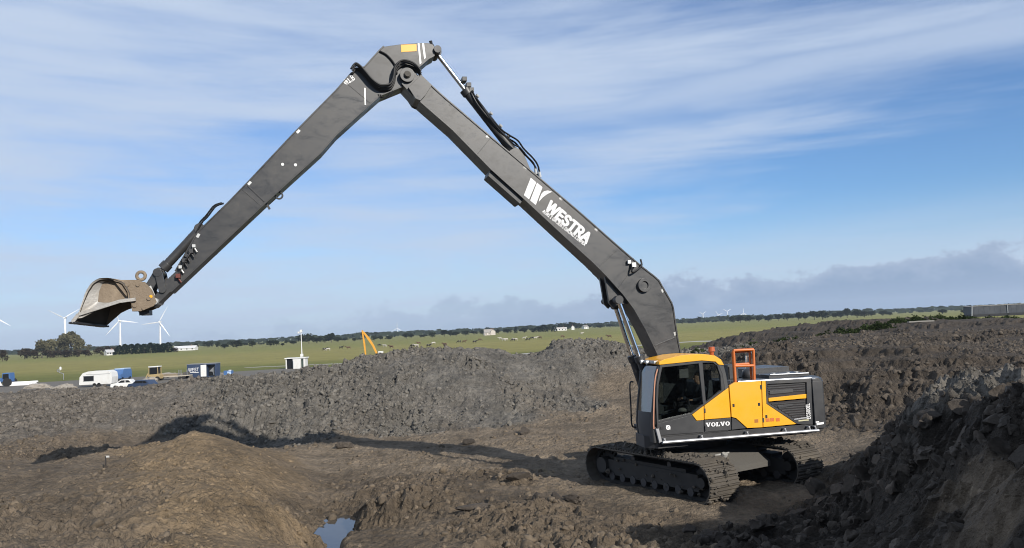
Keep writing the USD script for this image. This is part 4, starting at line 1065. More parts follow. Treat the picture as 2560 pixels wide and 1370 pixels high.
for u, z in S["warn"]:
    part("warning_sticker", box(u - 0.05, u + 0.05, VO + 0.012, VO + 0.016, z - 0.035, z + 0.045), flat("sticker_brown", (0.35, 0.13, 0.02), 0.6) if abs(u + 0.85) < 0.01 else orange_mat, ex)
for u, z in ((-0.28, 2.02), (-0.95, 2.0), (-1.12, 1.7)):
    part("panel_latch", box(u - 0.025, u + 0.025, VO + 0.012, VO + 0.020, z - 0.035, z + 0.035), rubber_mat, ex)
for u, z in ((-1.03, 2.40), (-1.03, 1.62), (0.47, 1.95), (0.47, 1.55)):
    part("panel_hinge", box(u - 0.02, u + 0.02, VO + 0.005, VO + 0.022, z - 0.05, z + 0.05), dark_mat, ex)
# right hand side of the body, the mirror of what we see, plainer
part("right_side_panel", box(-2.38, 0.2, -1.42, -1.385, 1.46, 2.44), grey_panel, ex)
# counterweight: round behind, seen at its left corner
pl_ = []
for t in np.linspace(-1, 1, 25):
    y = 1.42 * t
    pl_.append((-2.70 - 0.50 * (1 - abs(t) ** 2.6), y))
cwp = Polygon([(-2.435, 1.42)] + pl_[::-1] + [(-2.435, -1.42)])
cws = []
for z0, z1, inset in ((1.27, 1.32, 0.05), (1.32, 2.44, 0.0), (2.44, 2.49, 0.025), (2.49, 2.515, 0.07)):
    cws.append(plan_prism(cwp.buffer(-inset, join_style=1), z0, z1))
cw = part("counterweight", cat(*cws), grey_panel, ex)
part("reflector", bar((-2.46, 1.43, 1.42), (-2.66, 1.425, 1.435), 0.012, 0.05), white_mat, cw)
part("reflector", bar((-2.44, 1.43, 1.47), (-2.53, 1.43, 1.475), 0.012, 0.03), white_mat, cw)
# running board: silver tube with brackets
sl = S["sill"]
brd = part("running_board", cat(rod((sl[0][0], 1.52, 1.315), (sl[1][0], 1.52, 1.285), 0.038, 12), box(-2.42, 1.60, 1.43, 1.50, 1.27, 1.29)), silver_mat, ex)
for u in (1.55, 0.62, -0.55, -1.55, -2.2, -2.36):
    part("bracket", cat(box(u - 0.02, u + 0.02, 1.36, 1.52, 1.37, 1.40), bar((u, 1.50, 1.38), (u - 0.03, 1.50, 1.30), 0.04, 0.03)), silver_mat, brd)
part("deck_edge", box(-2.36, 1.66, 1.36, 1.40, 1.30, 1.43), dark_mat, ex)
part("front_corner_post", cat(bar((1.69, 1.42, 1.62), (1.62, 1.42, 1.30), 0.06, 0.07), bar((1.69, 1.42, 1.60), (1.74, 1.2, 1.70), 0.04, 0.04)), silver_mat, ex)
# top of the engine: walkway plates, rails, air box, pipe
part("hood", box(-2.42, -0.55, 0.15, 1.36, 2.47, 2.54), grey_panel, ex)
part("hood_rail", rod((-0.45, 1.385, 2.555), (-2.42, 1.385, 2.53), 0.033, 10), silver_mat, ex)
part("counterweight_rail", rod((-2.46, 1.34, 2.515), (-2.68, 1.30, 2.49), 0.03, 10), silver_mat, ex)
part("hood_cover", cat(box(-2.75, -1.62, -0.05, 0.85, 2.54, 2.62)), grey_panel, ex)
part("cover_rail", rod((-1.64, 0.86, 2.63), (-2.72, 0.86, 2.61), 0.02, 8), silver_mat, ex)
for u in (-1.9, -2.3, -2.55):
    part("cover_bolt", rod((u, 0.6, 2.62), (u, 0.6, 2.65), 0.05, 10), clip_mat, ex)
part("rear_cover", box(-2.8, -1.5, -1.25, -0.1, 2.52, 2.74), grey_panel, ex)
part("air_box", cat(box(-1.04, -0.76, 0.05, 0.40, 2.50, 2.90), box(-1.02, -0.78, 0.40, 0.43, 2.56, 2.86)), dark_mat, ex)
part("exhaust_pipe", cat(rod((-1.585, -0.1, 2.5), (-1.585, -0.1, 2.72), 0.13, 16), rod((-1.585, -0.1, 2.7), (-1.60, -0.1, 3.08), 0.05, 14)), chrome_mat, ex)
part("exhaust_tip", rod((-1.60, -0.1, 3.04), (-1.72, -0.1, 3.16), 0.055, 14), dark_mat, ex)
part("filter_dome", trimesh.creation.uv_sphere(0.17, count=[12, 16]).apply_transform(trimesh.transformations.translation_matrix((-1.35, 0.35, 2.62))), dark_mat, ex, smooth=True)
for u in (-0.24, -0.36, -0.62):
    part("filler_cap", rod((u, 1.15, 2.50), (u, 1.15, 2.58), 0.05, 12), silver_mat, ex)
fr = S["frame"]
gf = part("guard_frame", cat(*[rod((a[0], 1.36, a[1]), (b[0], 1.36, b[1]), 0.034, 10) for a, b in (((-0.41, 2.56), (-0.41, 3.30)), ((-0.41, 3.30), (-0.94, 3.30)), ((-0.94, 3.30), (-0.91, 2.55)), ((-0.41, 2.93), (-0.92, 2.92)))]), orange_mat, ex, smooth=40)
part("inner_frame", cat(*[rod((a[0], 1.25, a[1]), (b[0], 1.25, b[1]), 0.03, 10) for a, b in (((-0.45, 2.52), (-0.45, 3.26)), ((-0.45, 3.26), (-0.90, 3.26)), ((-0.90, 3.26), (-0.90, 2.52)), ((-0.45, 2.96), (-0.90, 2.96)))]), orange_mat, gf, smooth=40)
# hand rail and mirror on the far front corner
hr = P3(S["handrail"], -1.2)
part("front_handrail", tube(spline(hr, 24), 0.022, 8), dark_mat, ex, smooth=60)
part("front_step", box(0.9, 1.12, -1.35, -1.0, 1.26, 1.40), dark_mat, ex)
part("toolbox", box(-0.2, 0.7, -1.36, -0.5, 1.44, 1.9), dark_mat, ex)
# VOLVO in slab letters and the round emblem
def slab(letter):
    t, s = 0.30, 0.13
    if letter == "O":
        return Point(0.5, 0.5).buffer(0.5, 24).difference(affinity.scale(Point(0.5, 0.5).buffer(1, 24), 0.22, 0.34))
    if letter == "L":
        return Polygon([(0.1, s), (0, s), (0, 0), (0.86, 0), (0.86, 0.36), (0.72, 0.36), (0.66, s), (0.42, s), (0.42, 1 - s), (0.52, 1 - s), (0.52, 1), (0, 1), (0, 1 - s), (0.1, 1 - s)])
    return Polygon([(-0.04, 1), (-0.04, 1 - s), (0.06, 1 - s), (0.38, 0), (0.62, 0), (0.94, 1 - s), (1.04, 1 - s), (1.04, 1), (0.62, 1), (0.62, 1 - s), (0.70, 1 - s), (0.54, 0.38), (0.38, 1 - s), (0.44, 1 - s), (0.44, 1)])


xx, ls_ = 0.0, []
for ch in "VOLVO":
    g = slab(ch)
    ls_.append(trimesh.creation.extrude_polygon(affinity.translate(g, xx, 0), 0.004, engine="earcut"))
    xx += {"V": 1.10, "O": 1.08, "L": 0.96}[ch]
vt = cat(*ls_); vt.apply_scale((0.1, 0.095, 1))
vv = S["volvo"]
part("maker_lettering", place_text(vt, vv[0], vv[1], VO), white_mat, ex)
eu, ez = S["emblem"][0]
em = trimesh.creation.annulus(0.028, 0.055, 0.006, sections=24); em.apply_transform(trimesh.transformations.rotation_matrix(math.pi / 2, [1, 0, 0])); em.apply_translation((eu, VO + 0.002, ez))
part("round_emblem", cat(em, bar((eu - 0.05, VO + 0.004, ez - 0.045), (eu + 0.05, VO + 0.004, ez + 0.045), 0.006, 0.02)), white_mat, ex)
part("door_lock", box(eu + 0.12, eu + 0.19, VO, VO + 0.012, ez - 0.03, ez + 0.03), rubber_mat, ex)

# ---- cab
CL, CR = VO, 0.44
sp = Polygon(S["side"]).buffer(0)
wf, wr = Polygon(S["window_front"]), Polygon(S["window_rear"])
cab = part("cab", cat(side_prism(sp.difference(wf).difference(wr), CL - 0.07, CL),
                      side_prism(sp.difference(wf).difference(wr), CR, CR + 0.06),
                      box(-0.12, 1.66, CR, CL - 0.02, 1.42, 1.50),
                      side_prism([(-0.10, 1.45), (-0.14, 2.40), (-0.10, 2.60), (-0.04, 2.60), (-0.02, 1.45)], CR, CL - 0.02),
                      side_prism(Polygon(S["lowpanel1"]).buffer(-0.01), CR, CR + 0.06)), dark_mat, ex)
part("rear_pillar", side_prism(S["rearpillar"], CL - 0.06, CL + 0.004), grey_panel, cab)
part("roof", side_prism(Polygon(S["roof"]).union(Polygon([(1.54, 3.08), (1.41, 3.18), (0.98, 3.24), (0.13, 3.20), (0.0, 3.06), (0.47, 3.12), (1.01, 3.10)])).buffer(0.004), CR - 0.02, CL + 0.02), yellow_mat, cab)
part("side_pane", side_prism(wf.buffer(0.004), CL - 0.045, CL - 0.037), pane_mat, cab)
part("rear_side_pane", side_prism(wr.buffer(0.004), CL - 0.045, CL - 0.037), pane_mat, cab)
part("far_side_pane", side_prism(wf.union(wr).buffer(0.004), CR + 0.02, CR + 0.028), pane_mat, cab)
# windscreen: curved sheet from the near pillar to the far one, bowed forward
wn = [(1.53, 3.04), (1.60, 2.88), (1.66, 2.50), (1.70, 2.27), (1.74, 1.99)]
bow = lambda t: 0.10 * (1 - (2 * t - 1) ** 2)
cols = np.linspace(0, 1, 9)
v = np.array([(u + bow(t), CL - 0.10 + (CR + 0.06 - CL + 0.10) * t, z) for u, z in wn for t in cols])
f = []
for i in range(len(wn) - 1):
    for j in range(8):
        a = i * 9 + j
        f += [[a, a + 9, a + 10], [a, a + 10, a + 1]]
part("windscreen", trimesh.Trimesh(v, f, process=False), screen_mat, cab, smooth=True)
lo = [(1.74, 1.99), (1.77, 1.70), (1.74, 1.30)]
v = np.array([(u + bow(t), CL - 0.10 + (CR + 0.06 - CL + 0.10) * t, z) for u, z in lo for t in cols])
f = []
for i in range(2):
    for j in range(8):
        a = i * 9 + j
        f += [[a, a + 9, a + 10], [a, a + 10, a + 1]]
vi = v - [0.03, 0, 0]
lp = trimesh.Trimesh(np.vstack([v, vi]), f + [[x + 27 for x in t[::-1]] for t in f], process=False)
part("front_lower_panel", lp, dark_mat, cab, smooth=40)
part("front_pillar", tube([(u - 0.01, CL - 0.07, z) for u, z in wn + lo[1:]], 0.045, 10), dark_mat, cab, smooth=60)
part("front_pillar", tube([(u - 0.01, CR + 0.04, z) for u, z in wn + lo[1:]], 0.045, 10), dark_mat, cab, smooth=60)
part("orange_rail", tube(spline([(1.58, CL - 0.02, 2.98), (1.66, CL - 0.02, 2.72), (1.72, CL - 0.02, 2.2), (1.755, CL - 0.02, 1.75), (1.755, CL - 0.02, 1.62)], 20), 0.016, 8), flat("faded_orange", (0.55, 0.27, 0.17), 0.5), cab, smooth=60, label="faded orange hand rail along the cab's front pillar")
part("light_bar", cat(box(1.50, 1.60, CR - 0.25, CL - 0.15, 3.10, 3.16)), silver_mat, cab)
for y in (0.62, 0.95):
    part("work_lamp", rod((1.60, y, 3.13), (1.66, y, 3.12), 0.05, 12), clip_mat, cab)
seat = part("seat", cat(box(0.15, 0.70, 0.70, 1.20, 1.78, 1.92), side_prism([(0.12, 1.85), (0.30, 1.88), (0.18, 2.62), (0.05, 2.62)], 0.72, 1.18), box(0.06, 0.16, 0.82, 1.08, 2.62, 2.86)), skin_grey, cab)
part("arm_console", cat(box(0.25, 0.85, 0.56, 0.68, 1.95, 2.10), box(0.25, 0.85, 1.22, 1.32, 1.95, 2.08), rod((0.78, 0.62, 2.08), (0.80, 0.62, 2.26), 0.03, 8), rod((0.78, 1.27, 2.06), (0.80, 1.27, 2.24), 0.03, 8)), inside_mat, cab)
part("grey_cushion", trimesh.creation.uv_sphere(1, count=[10, 14]).apply_transform(np.diag([0.15, 0.10, 0.06, 1.0])).apply_transform(trimesh.transformations.translation_matrix((0.88, 1.20, 1.97))), flat("pale_cloth", (0.25, 0.23, 0.21), 0.9), cab, smooth=True)
part("headlining", box(0.1, 1.4, CR + 0.07, CL - 0.08, 3.02, 3.06), inside_mat, cab)
part("sun_blind", box(0.72, 0.95, 1.20, 1.22, 2.72, 3.02), flat("blind_grey", (0.22, 0.20, 0.19), 0.9), cab)
part("beacon", cat(rod((-0.085, 0.9, 3.20), (-0.085, 0.9, 3.30), 0.05, 12), rod((-0.085, 0.9, 3.29), (-0.085, 0.9, 3.40), 0.085, 16, 0.07)), flat("beacon_orange", (0.42, 0.10, 0.03), 0.25), cab, smooth=40)
part("aerial", rod((0.55, 0.7, 3.25), (0.52, 0.7, 3.42), 0.012, 6), dark_mat, cab)
part("mirror", box(-0.30, -0.20, 0.55, 0.80, 3.12, 3.38), dark_mat, cab)

# ---- undercarriage, slewed to point at the viewer's right
TD = np.array([0.53, -0.848]); TD /= np.linalg.norm(TD)
ang = math.degrees(math.atan2(TD[1], TD[0])) - EX_DEG
LC, RT, WSH, GA = 3.50, 0.50, 0.90, 2.90
TR = rz(ang, (-0.12 - 0.1 * math.cos(math.radians(ang)), -0.06 - 0.1 * math.sin(math.radians(ang)), 0.0))


def upart(name, mesh, mat, parent, **k):
    return part(name, moved(mesh, TR), mat, parent, **k)


upart("slewing_ring", cat(rod((0, 0, 0.92), (0, 0, 1.18), 0.72, 40)), dark_mat, ex)
cbp = [(-1.25, 0.42), (-1.25, 0.55), (-0.75, 0.93), (0.75, 0.93), (1.38, 0.55), (1.38, 0.42)]
carb = upart("car_body", cat(side_prism(cbp, -1.05, 1.05)), under_mat, ex)
upart("grease_cap", cat(rod((1.02, -0.15, 0.77), (1.05, -0.15, 0.82), 0.07, 12), bar((0.95, -0.4, 0.80), (0.98, 0.05, 0.82), 0.04, 0.03)), clip_mat, carb)


def stadium(s):
    """A point and direction at the distance s round the track."""
    per = 2 * LC + 2 * math.pi * RT
    s = s % per
    if s < LC:
        return np.array([-LC / 2 + s, RT]), np.array([1.0, 0])
    s -= LC
    if s < math.pi * RT:
        a = math.pi / 2 - s / RT
        return np.array([LC / 2 + RT * math.cos(a), RT * math.sin(a)]), np.array([math.sin(a), -math.cos(a)])
    s -= math.pi * RT
    if s < LC:
        return np.array([LC / 2 - s, -RT]), np.array([-1.0, 0])
    s -= LC
    a = -math.pi / 2 - s / RT
    return np.array([-LC / 2 + RT * math.cos(a), RT * math.sin(a)]), np.array([math.sin(a), -math.cos(a)])


PER = 2 * LC + 2 * math.pi * RT
NSH = 52
for sgn in (-1, 1):
    yc = sgn * GA / 2
    zc = RT - 0.07
    links = []
    for i in range(100):
        p, d = stadium(i * PER / 100)
        q, _ = stadium((i + 0.96) * PER / 100)
        nin = np.array([d[1], -d[0]])
        a, b = p + nin * 0.10, q + nin * 0.10
        for yy in (-0.11, 0.11):
            links.append(bar((a[0], yc + yy, zc + a[1]), (b[0], yc + yy, zc + b[1]), 0.05, 0.10))
    tk = upart("track", cat(*links), shade_steel, ex)
    for i in range(NSH):
        p, d = stadium((i + 0.5) * PER / NSH)
        nin = np.array([d[1], -d[0]])
        pitch = PER / NSH
        c = p + nin * 0.035
        a, b = c - d * pitch * 0.47, c + d * pitch * 0.47
        ms = [bar((a[0], yc, zc + a[1]), (b[0], yc, zc + b[1]), WSH, 0.028)]
        for k in (-0.4, 0.0, 0.4):
            e = p + d * pitch * k
            e0, e1 = e + nin * 0.025, e - nin * 0.012
            ms.append(bar((e0[0], yc, zc + e0[1]), (e1[0], yc, zc + e1[1]), WSH * 0.985, 0.022) if abs(d[0]) < 2 else None)
        upart("track_shoe", cat(*ms), track_mat, tk)
    mr = np.random.default_rng(77 + sgn)
    lumps = []
    for _ in range(150):
        if mr.uniform() < 0.7:
            p, d = stadium(mr.uniform(0.2, LC + 1.5))
            nin = np.array([d[1], -d[0]])
            c = (p[0] - nin[0] * 0.02, yc + mr.uniform(-0.42, 0.42), zc + p[1] - nin[1] * 0.02)
        else:
            c = (mr.uniform(-LC / 2, LC / 2), yc + mr.choice([-1, 1]) * mr.uniform(0.15, 0.3), zc + mr.uniform(-0.3, 0.25))
        m = trimesh.creation.icosphere(subdivisions=1, radius=1.0)
        m.vertices = m.vertices * (0.7 + 0.6 * mr.uniform(0, 1, (len(m.vertices), 1))) * mr.uniform(0.015, 0.06) * mr.uniform(0.6, 1.5, 3) + c
        lumps.append(m)
    upart("packed_mud", cat(*lumps), track_mat, tk, kind="stuff")
    tf = upart("track_frame", cat(box(-LC / 2 + 0.2, LC / 2 - 0.1, yc - 0.22, yc + 0.22, zc - 0.22, zc + 0.16), box(-LC / 2 + 0.4, LC / 2 - 0.5, yc - 0.20, yc + 0.20, zc + 0.16, zc + 0.24)), shade_steel, ex)
    for i in range(8):
        x = -LC / 2 + 0.35 + i * (LC - 0.7) / 7
        upart("track_roller", rod((x, yc - 0.24, zc - RT + 0.25), (x, yc + 0.24, zc - RT + 0.25), 0.10, 14), dark_mat, tf)
    for x in (-0.6, 0.7):
        upart("carrier_roller", rod((x, yc - 0.2, zc + RT - 0.22), (x, yc + 0.2, zc + RT - 0.22), 0.07, 12), dark_mat, tf)
    upart("idler_wheel", cat(rod((LC / 2, yc - 0.07, zc), (LC / 2, yc + 0.07, zc), RT - 0.15, 28), rod((LC / 2, yc - 0.25, zc), (LC / 2, yc + 0.25, zc), 0.12, 16)), shade_steel, tf)
    spk = [rod((-LC / 2, yc - 0.05, zc), (-LC / 2, yc + 0.05, zc), RT - 0.19, 28), rod((-LC / 2, yc - 0.30, zc), (-LC / 2, yc + 0.30, zc), 0.20, 20)]
    for k in range(18):
        a = k * 2 * math.pi / 18
        spk.append(box(-LC / 2 - 0.03, -LC / 2 + 0.03, yc - 0.04, yc + 0.04, zc + RT - 0.20, zc + RT - 0.12).apply_transform(trimesh.transformations.rotation_matrix(a, [0, 1, 0], (-LC / 2, yc, zc))))
    upart("drive_sprocket", cat(*spk), shade_steel, tf)

# ---- the operator, seated in the cab (a thing of his own)
import manifold3d as m3


def chain(joints):
    """Hulls between neighbouring joints (point, radius), one solid."""
    out = m3.Manifold()
    for (a, ra), (b, rb) in zip(joints[:-1], joints[1:]):
        out += m3.Manifold.batch_hull([m3.Manifold.sphere(ra, 14).translate([float(c) for c in a]), m3.Manifold.sphere(rb, 14).translate([float(c) for c in b])])
    return out


def as_mesh(m, edge=0.02, it=8):
    m = m.refine_to_length(edge).to_mesh()
    t = trimesh.Trimesh(m.vert_properties[:, :3], m.tri_verts, process=True)
    trimesh.smoothing.filter_taubin(t, iterations=it)
    return t


def limb_points(s):
    return dict(sh=(-0.02, 0.19 * s, 0.50), el=(0.08, 0.27 * s, 0.27), wr=(0.33, 0.265 * s, 0.26), hip=(0.0, 0.10 * s, 0.08), kn=(0.44, 0.14 * s, 0.09), an=(0.50, 0.14 * s, -0.31), toe=(0.66, 0.15 * s, -0.36))


skin = M("skin", {"p": ("principled_bsdf", {"base_color": (0.42, 0.24, 0.16), "roughness": 0.55, "subsurface_weight": 0.1, "subsurface_radius": (0.01, 0.004, 0.002)})}, [])
seat_at = np.array([0.33, 0.95, 1.93])
world = np.array(EX_LOC) + moved(trimesh.Trimesh([seat_at], [[0, 0, 0]], process=False), rz(EX_DEG)).vertices[0]
man = thing("person", "person in dark work clothes sitting at the levers inside the excavator cab", "person", world, EX_DEG)
bodym = chain([((0, 0, 0.10), 0.13), ((-0.02, 0, 0.42), 0.14), ((0.0, 0, 0.58), 0.055), ((0.02, 0, 0.66), 0.055)])
bodym += chain([((-0.02, 0.19, 0.50), 0.055), ((-0.02, -0.19, 0.50), 0.055)])
bodym += m3.Manifold.batch_hull([m3.Manifold.sphere(0.092, 18).translate([0.015, 0, 0.775]), m3.Manifold.sphere(0.045, 14).translate([0.065, 0, 0.675]), m3.Manifold.sphere(0.055, 14).translate([0.07, 0, 0.76])])
bodym += chain([((0.118, 0, 0.755), 0.010), ((0.138, 0, 0.728), 0.014)])
shirt, trousers = chain([((0, 0, 0.08), 0.155), ((-0.02, 0, 0.42), 0.165), ((0, 0, 0.54), 0.085)]) + chain([((-0.02, 0.20, 0.49), 0.075), ((-0.02, -0.20, 0.49), 0.075)]), m3.Manifold()
for s in (-1, 1):
    J = limb_points(s)
    bodym += chain([(J["sh"], 0.05), (J["el"], 0.04), (J["wr"], 0.027)])
    shirt += chain([(J["sh"], 0.068), (J["el"], 0.055), (tuple(np.array(J["wr"]) - [0.03, 0, 0]), 0.042)])
    bodym += chain([(J["hip"], 0.085), (J["kn"], 0.06), (J["an"], 0.042), (J["toe"], 0.035)])
    trousers += chain([(J["hip"], 0.105), (J["kn"], 0.078), (J["an"], 0.062)])
    bodym += m3.Manifold.sphere(0.022, 12).scale([0.6, 0.5, 1.2]).translate([0.01, 0.095 * s, 0.755])
    # hand: palm, four unequal fingers curled forward and down, thumb from the side of the palm
    wr = np.array(J["wr"])
    palm = wr + [0.075, 0, 0.0]
    bodym += m3.Manifold.batch_hull([m3.Manifold.sphere(0.018, 12).translate((wr + [0.02, 0.02 * s, 0]).tolist()), m3.Manifold.sphere(0.018, 12).translate((wr + [0.02, -0.02 * s, 0]).tolist()),
                                     m3.Manifold.sphere(0.014, 12).translate((palm + [0.01, 0.032 * s, 0.004]).tolist()), m3.Manifold.sphere(0.014, 12).translate((palm + [0.012, -0.034 * s, 0.004]).tolist())])
    for k, ln in enumerate((0.040, 0.046, 0.043, 0.033)):
        y = (-0.033 + 0.022 * k) * s
        b0 = palm + [0.012, y, 0.004]
        bodym += chain([(b0, 0.0105), (b0 + [ln * 0.75, 0, -0.012], 0.0095), (b0 + [ln * 0.85, 0, -0.012 - ln * 0.6], 0.009), (b0 + [ln * 0.3, 0, -0.02 - ln * 0.85], 0.008)])
    t0 = wr + [0.045, -0.028 * s, 0.0]
    bodym += chain([(t0, 0.012), (t0 + [0.025, -0.022 * s, -0.012], 0.010), (t0 + [0.05, -0.012 * s, -0.028], 0.009)])
bm_ = as_mesh(bodym, 0.012, 4)
part("body", bm_, skin, man, smooth=True)
part("jacket", as_mesh(shirt, 0.025, 10), flat("dark_jacket", (0.035, 0.04, 0.055), 0.9), man, smooth=True)
part("trousers", as_mesh(trousers, 0.025, 10), flat("dark_trousers", (0.02, 0.02, 0.024), 0.9), man, smooth=True)
hair = m3.Manifold.sphere(0.099, 20).translate([0.0, 0, 0.79]) - m3.Manifold.cube([0.3, 0.4, 0.2]).translate([0.03, -0.2, 0.60]) - m3.Manifold.cube([0.3, 0.4, 0.5]).translate([-0.2, -0.2, 0.22])
part("hair", as_mesh(hair, 0.02, 4), flat("brown_hair", (0.04, 0.025, 0.015), 0.8), man, smooth=True)
for s in (-1, 1):
    part("eye", trimesh.creation.uv_sphere(0.011, count=[8, 10]).apply_transform(trimesh.transformations.translation_matrix((0.113, 0.032 * s, 0.772))), flat("eye_dark", (0.05, 0.04, 0.035), 0.2), man, smooth=True)
    part("shoe", as_mesh(chain([((0.49, 0.14 * s, -0.355), 0.05), ((0.68, 0.15 * s, -0.375), 0.04)]), 0.02, 4), rubber_mat, man, smooth=True)
part("mouth", box(0.098, 0.109, -0.024, 0.024, 0.688, 0.694), flat("lips", (0.25, 0.10, 0.08), 0.5), man)
COWS = [[-74.8, 441.5], [-66.0, 406.1], [-56.4, 364.9], [-47.4, 370.1], [-45.0, 365.4], [-53.7, 446.9], [-43.0, 422.6], [-37.9, 351.6], [-31.8, 362.2], [-30.4, 436.3], [-27.1, 427.9], [-20.1, 399.7],
[-20.8, 475.9], [-6.0, 420.1], [-4.7, 429.1], [-1.0, 405.9], [0.2, 414.9], [5.3, 456.6], [9.4, 443.3], [11.2, 437.2], [13.8, 444.2], [26.6, 449.8], [43.4, 369.8], [-91.0, 383.3], [-88.5, 379.2],
[-91.1, 420.1], [-82.6, 397.3], [6.4, 397.1], [-9.1, 487.3], [46.5, 555.9]]
TREES = [(-391.3, 640.0, 8.3, 8.3, 'b'), (-384.0, 640.0, 6.7, 7.7, 'b'), (-389.4, 660.0, 13.9, 10.6, 't'), (-388.2, 670.0, 15.4, 9.4, 't'), (-385.2, 680.0, 15.8, 12.9, 't'), (-381.9, 690.0, 19.6,
15.2, 't'), (-369.6, 680.0, 17.1, 10.2, 't'), (-367.6, 630.0, 6.8, 8.2, 'b'), (-360.0, 630.0, 5.8, 8.2, 'b'), (-352.5, 630.0, 5.8, 8.8, 'b'), (-344.3, 630.0, 6.3, 8.2, 'b'), (-337.4, 630.0, 5.4, 7.6,
'b'), (-336.4, 650.0, 6.7, 7.2, 'b'), (-330.6, 650.0, 6.8, 7.2, 'b'), (-325.4, 650.0, 6.2, 6.5, 'b'), (-478.4, 900.0, 10.1, 6.3, 't'), (-358.1, 560.0, 8.3, 6.2, 'b'), (-315.9, 640.0, 7.3, 7.0, 'c'),
(-316.3, 650.0, 7.4, 7.2, 'c'), (-306.3, 640.0, 7.5, 7.0, 'c'), (-305.9, 650.0, 7.6, 7.2, 'c'), (-296.1, 640.0, 7.7, 7.0, 'c'), (-295.5, 650.0, 7.4, 7.2, 'c'), (-285.8, 640.0, 7.2, 7.0, 'c'), (-285.1,
650.0, 7.6, 7.2, 'c'), (-276.9, 640.0, 7.1, 6.4, 'c'), (-280.3, 660.0, 3.9, 6.6, 'b'), (-375.0, 900.0, 5.2, 7.2, 'd'), (-367.8, 900.0, 4.9, 5.4, 'd'), (-338.5, 850.0, 6.3, 6.8, 'd'), (-382.7, 1000.0,
7.5, 11.0, 'd'), (-296.2, 800.0, 6.4, 5.6, 'd'), (-275.7, 760.0, 5.0, 9.1, 'd'), (-355.2, 1000.0, 6.7, 7.0, 'd'), (-263.5, 760.0, 6.4, 9.1, 'd'), (-336.8, 1000.0, 3.8, 10.0, 'd'), (-248.7, 760.0, 6.1,
6.8, 'd'), (-348.5, 1100.0, 1.9, 14.3, 'd'), (-231.6, 760.0, 5.3, 6.8, 'd'), (-226.0, 760.0, 5.0, 5.3, 'd'), (-220.6, 760.0, 2.5, 3.8, 'd'), (-284.8, 1000.0, 4.9, 5.0, 'd'), (-248.7, 900.0, 4.2, 9.9,
'd'), (-239.3, 900.0, 9.7, 9.9, 'd'), (-231.2, 900.0, 10.6, 13.5, 'd'), (-222.2, 900.0, 6.2, 10.8, 'd'), (-213.2, 900.0, 7.5, 11.7, 'd'), (-206.0, 900.0, 9.4, 10.8, 'd'), (-198.4, 900.0, 6.8, 9.9,
'd'), (-233.1, 1100.0, 3.1, 13.2, 'd'), (-180.4, 900.0, 3.7, 5.4, 'd'), (-212.2, 1100.0, 2.2, 11.0, 'd'), (-148.7, 850.0, 5.9, 6.8, 'd'), (-151.2, 900.0, 4.2, 6.3, 'd'), (-141.3, 900.0, 4.2, 8.1,
'd'), (-128.7, 950.0, 5.9, 8.5, 'd'), (-129.0, 1000.0, 6.1, 7.0, 'd'), (-113.0, 1000.0, 3.8, 10.0, 'd'), (-92.7, 900.0, 5.5, 7.2, 'd'), (-88.0, 1000.0, 8.7, 10.0, 'd'), (-80.6, 1000.0, 6.3, 8.0, 'd'),
(-69.4, 950.0, 6.0, 8.5, 'd'), (-61.6, 1000.0, 6.4, 10.0, 'd'), (-55.7, 1100.0, 4.7, 12.1, 'd'), (-42.6, 1050.0, 6.4, 10.5, 'd'), (-20.6, 1000.0, 6.0, 8.0, 'd'), (-9.6, 1050.0, 5.4, 10.5, 'd'), (1.3,
1000.0, 8.5, 3.5, 'c'), (11.8, 1000.0, 6.0, 11.0, 'd'), (24.0, 1100.0, 5.9, 8.8, 'd'), (29.3, 1000.0, 6.7, 12.0, 'c'), (35.8, 1000.0, 8.9, 10.0, 'c'), (47.1, 1100.0, 9.3, 8.8, 'd'), (46.8, 950.0, 7.2,
5.7, 'c'), (74.1, 1250.0, 10.5, 16.2, 'd'), (89.7, 1250.0, 11.0, 16.2, 'd'), (103.7, 1300.0, 10.1, 11.7, 'd'), (119.3, 1300.0, 5.5, 16.9, 'd'), (138.7, 1300.0, 5.2, 15.6, 'd'), (166.9, 1400.0, 5.0,
16.8, 'd'), (293.4, 1400.0, 7.4, 12.6, 'd'), (321.3, 1450.0, 5.9, 18.8, 'd'), (322.8, 1400.0, 10.2, 9.1, 'd'), (348.8, 1450.0, 4.6, 13.0, 'd'), (364.8, 1450.0, 3.9, 13.0, 'd'), (377.8, 1450.0, 4.0,
13.0, 'd'), (272.5, 1000.0, 9.3, 11.0, 'd'), (281.5, 1000.0, 8.8, 12.0, 'd'), (292.5, 1000.0, 7.8, 12.0, 'd'), (319.2, 1050.0, 6.8, 11.6, 'd'), (316.5, 1000.0, 7.2, 13.0, 'd'), (345.4, 1050.0, 7.7,
10.5, 'd'), (340.4, 1000.0, 8.6, 12.0, 'd'), (336.7, 950.0, 9.8, 9.5, 'd'), (362.4, 1000.0, 7.6, 8.0, 'd'), (336.5, 900.0, 9.7, 11.7, 'd'), (338.3, 880.0, 10.9, 15.0, 'd'), (398.4, 1000.0, 6.4, 10.0,
'd'), (406.4, 1000.0, 7.5, 9.0, 'd'), (394.1, 950.0, 11.3, 8.5, 'd'), (384.6, 900.0, 8.8, 11.7, 'd'), (401.4, 920.0, 7.1, 11.0, 'd'), (467.6, 1050.0, 7.2, 9.5, 'd'), (459.3, 1000.0, 6.5, 11.0, 'd'),
(491.7, 1050.0, 4.5, 8.4, 'd'), (480.3, 900.0, 5.2, 9.9, 'd'), (449.7, 800.0, 3.5, 9.6, 'd'), (507.3, 800.0, 6.8, 10.4, 'd')]
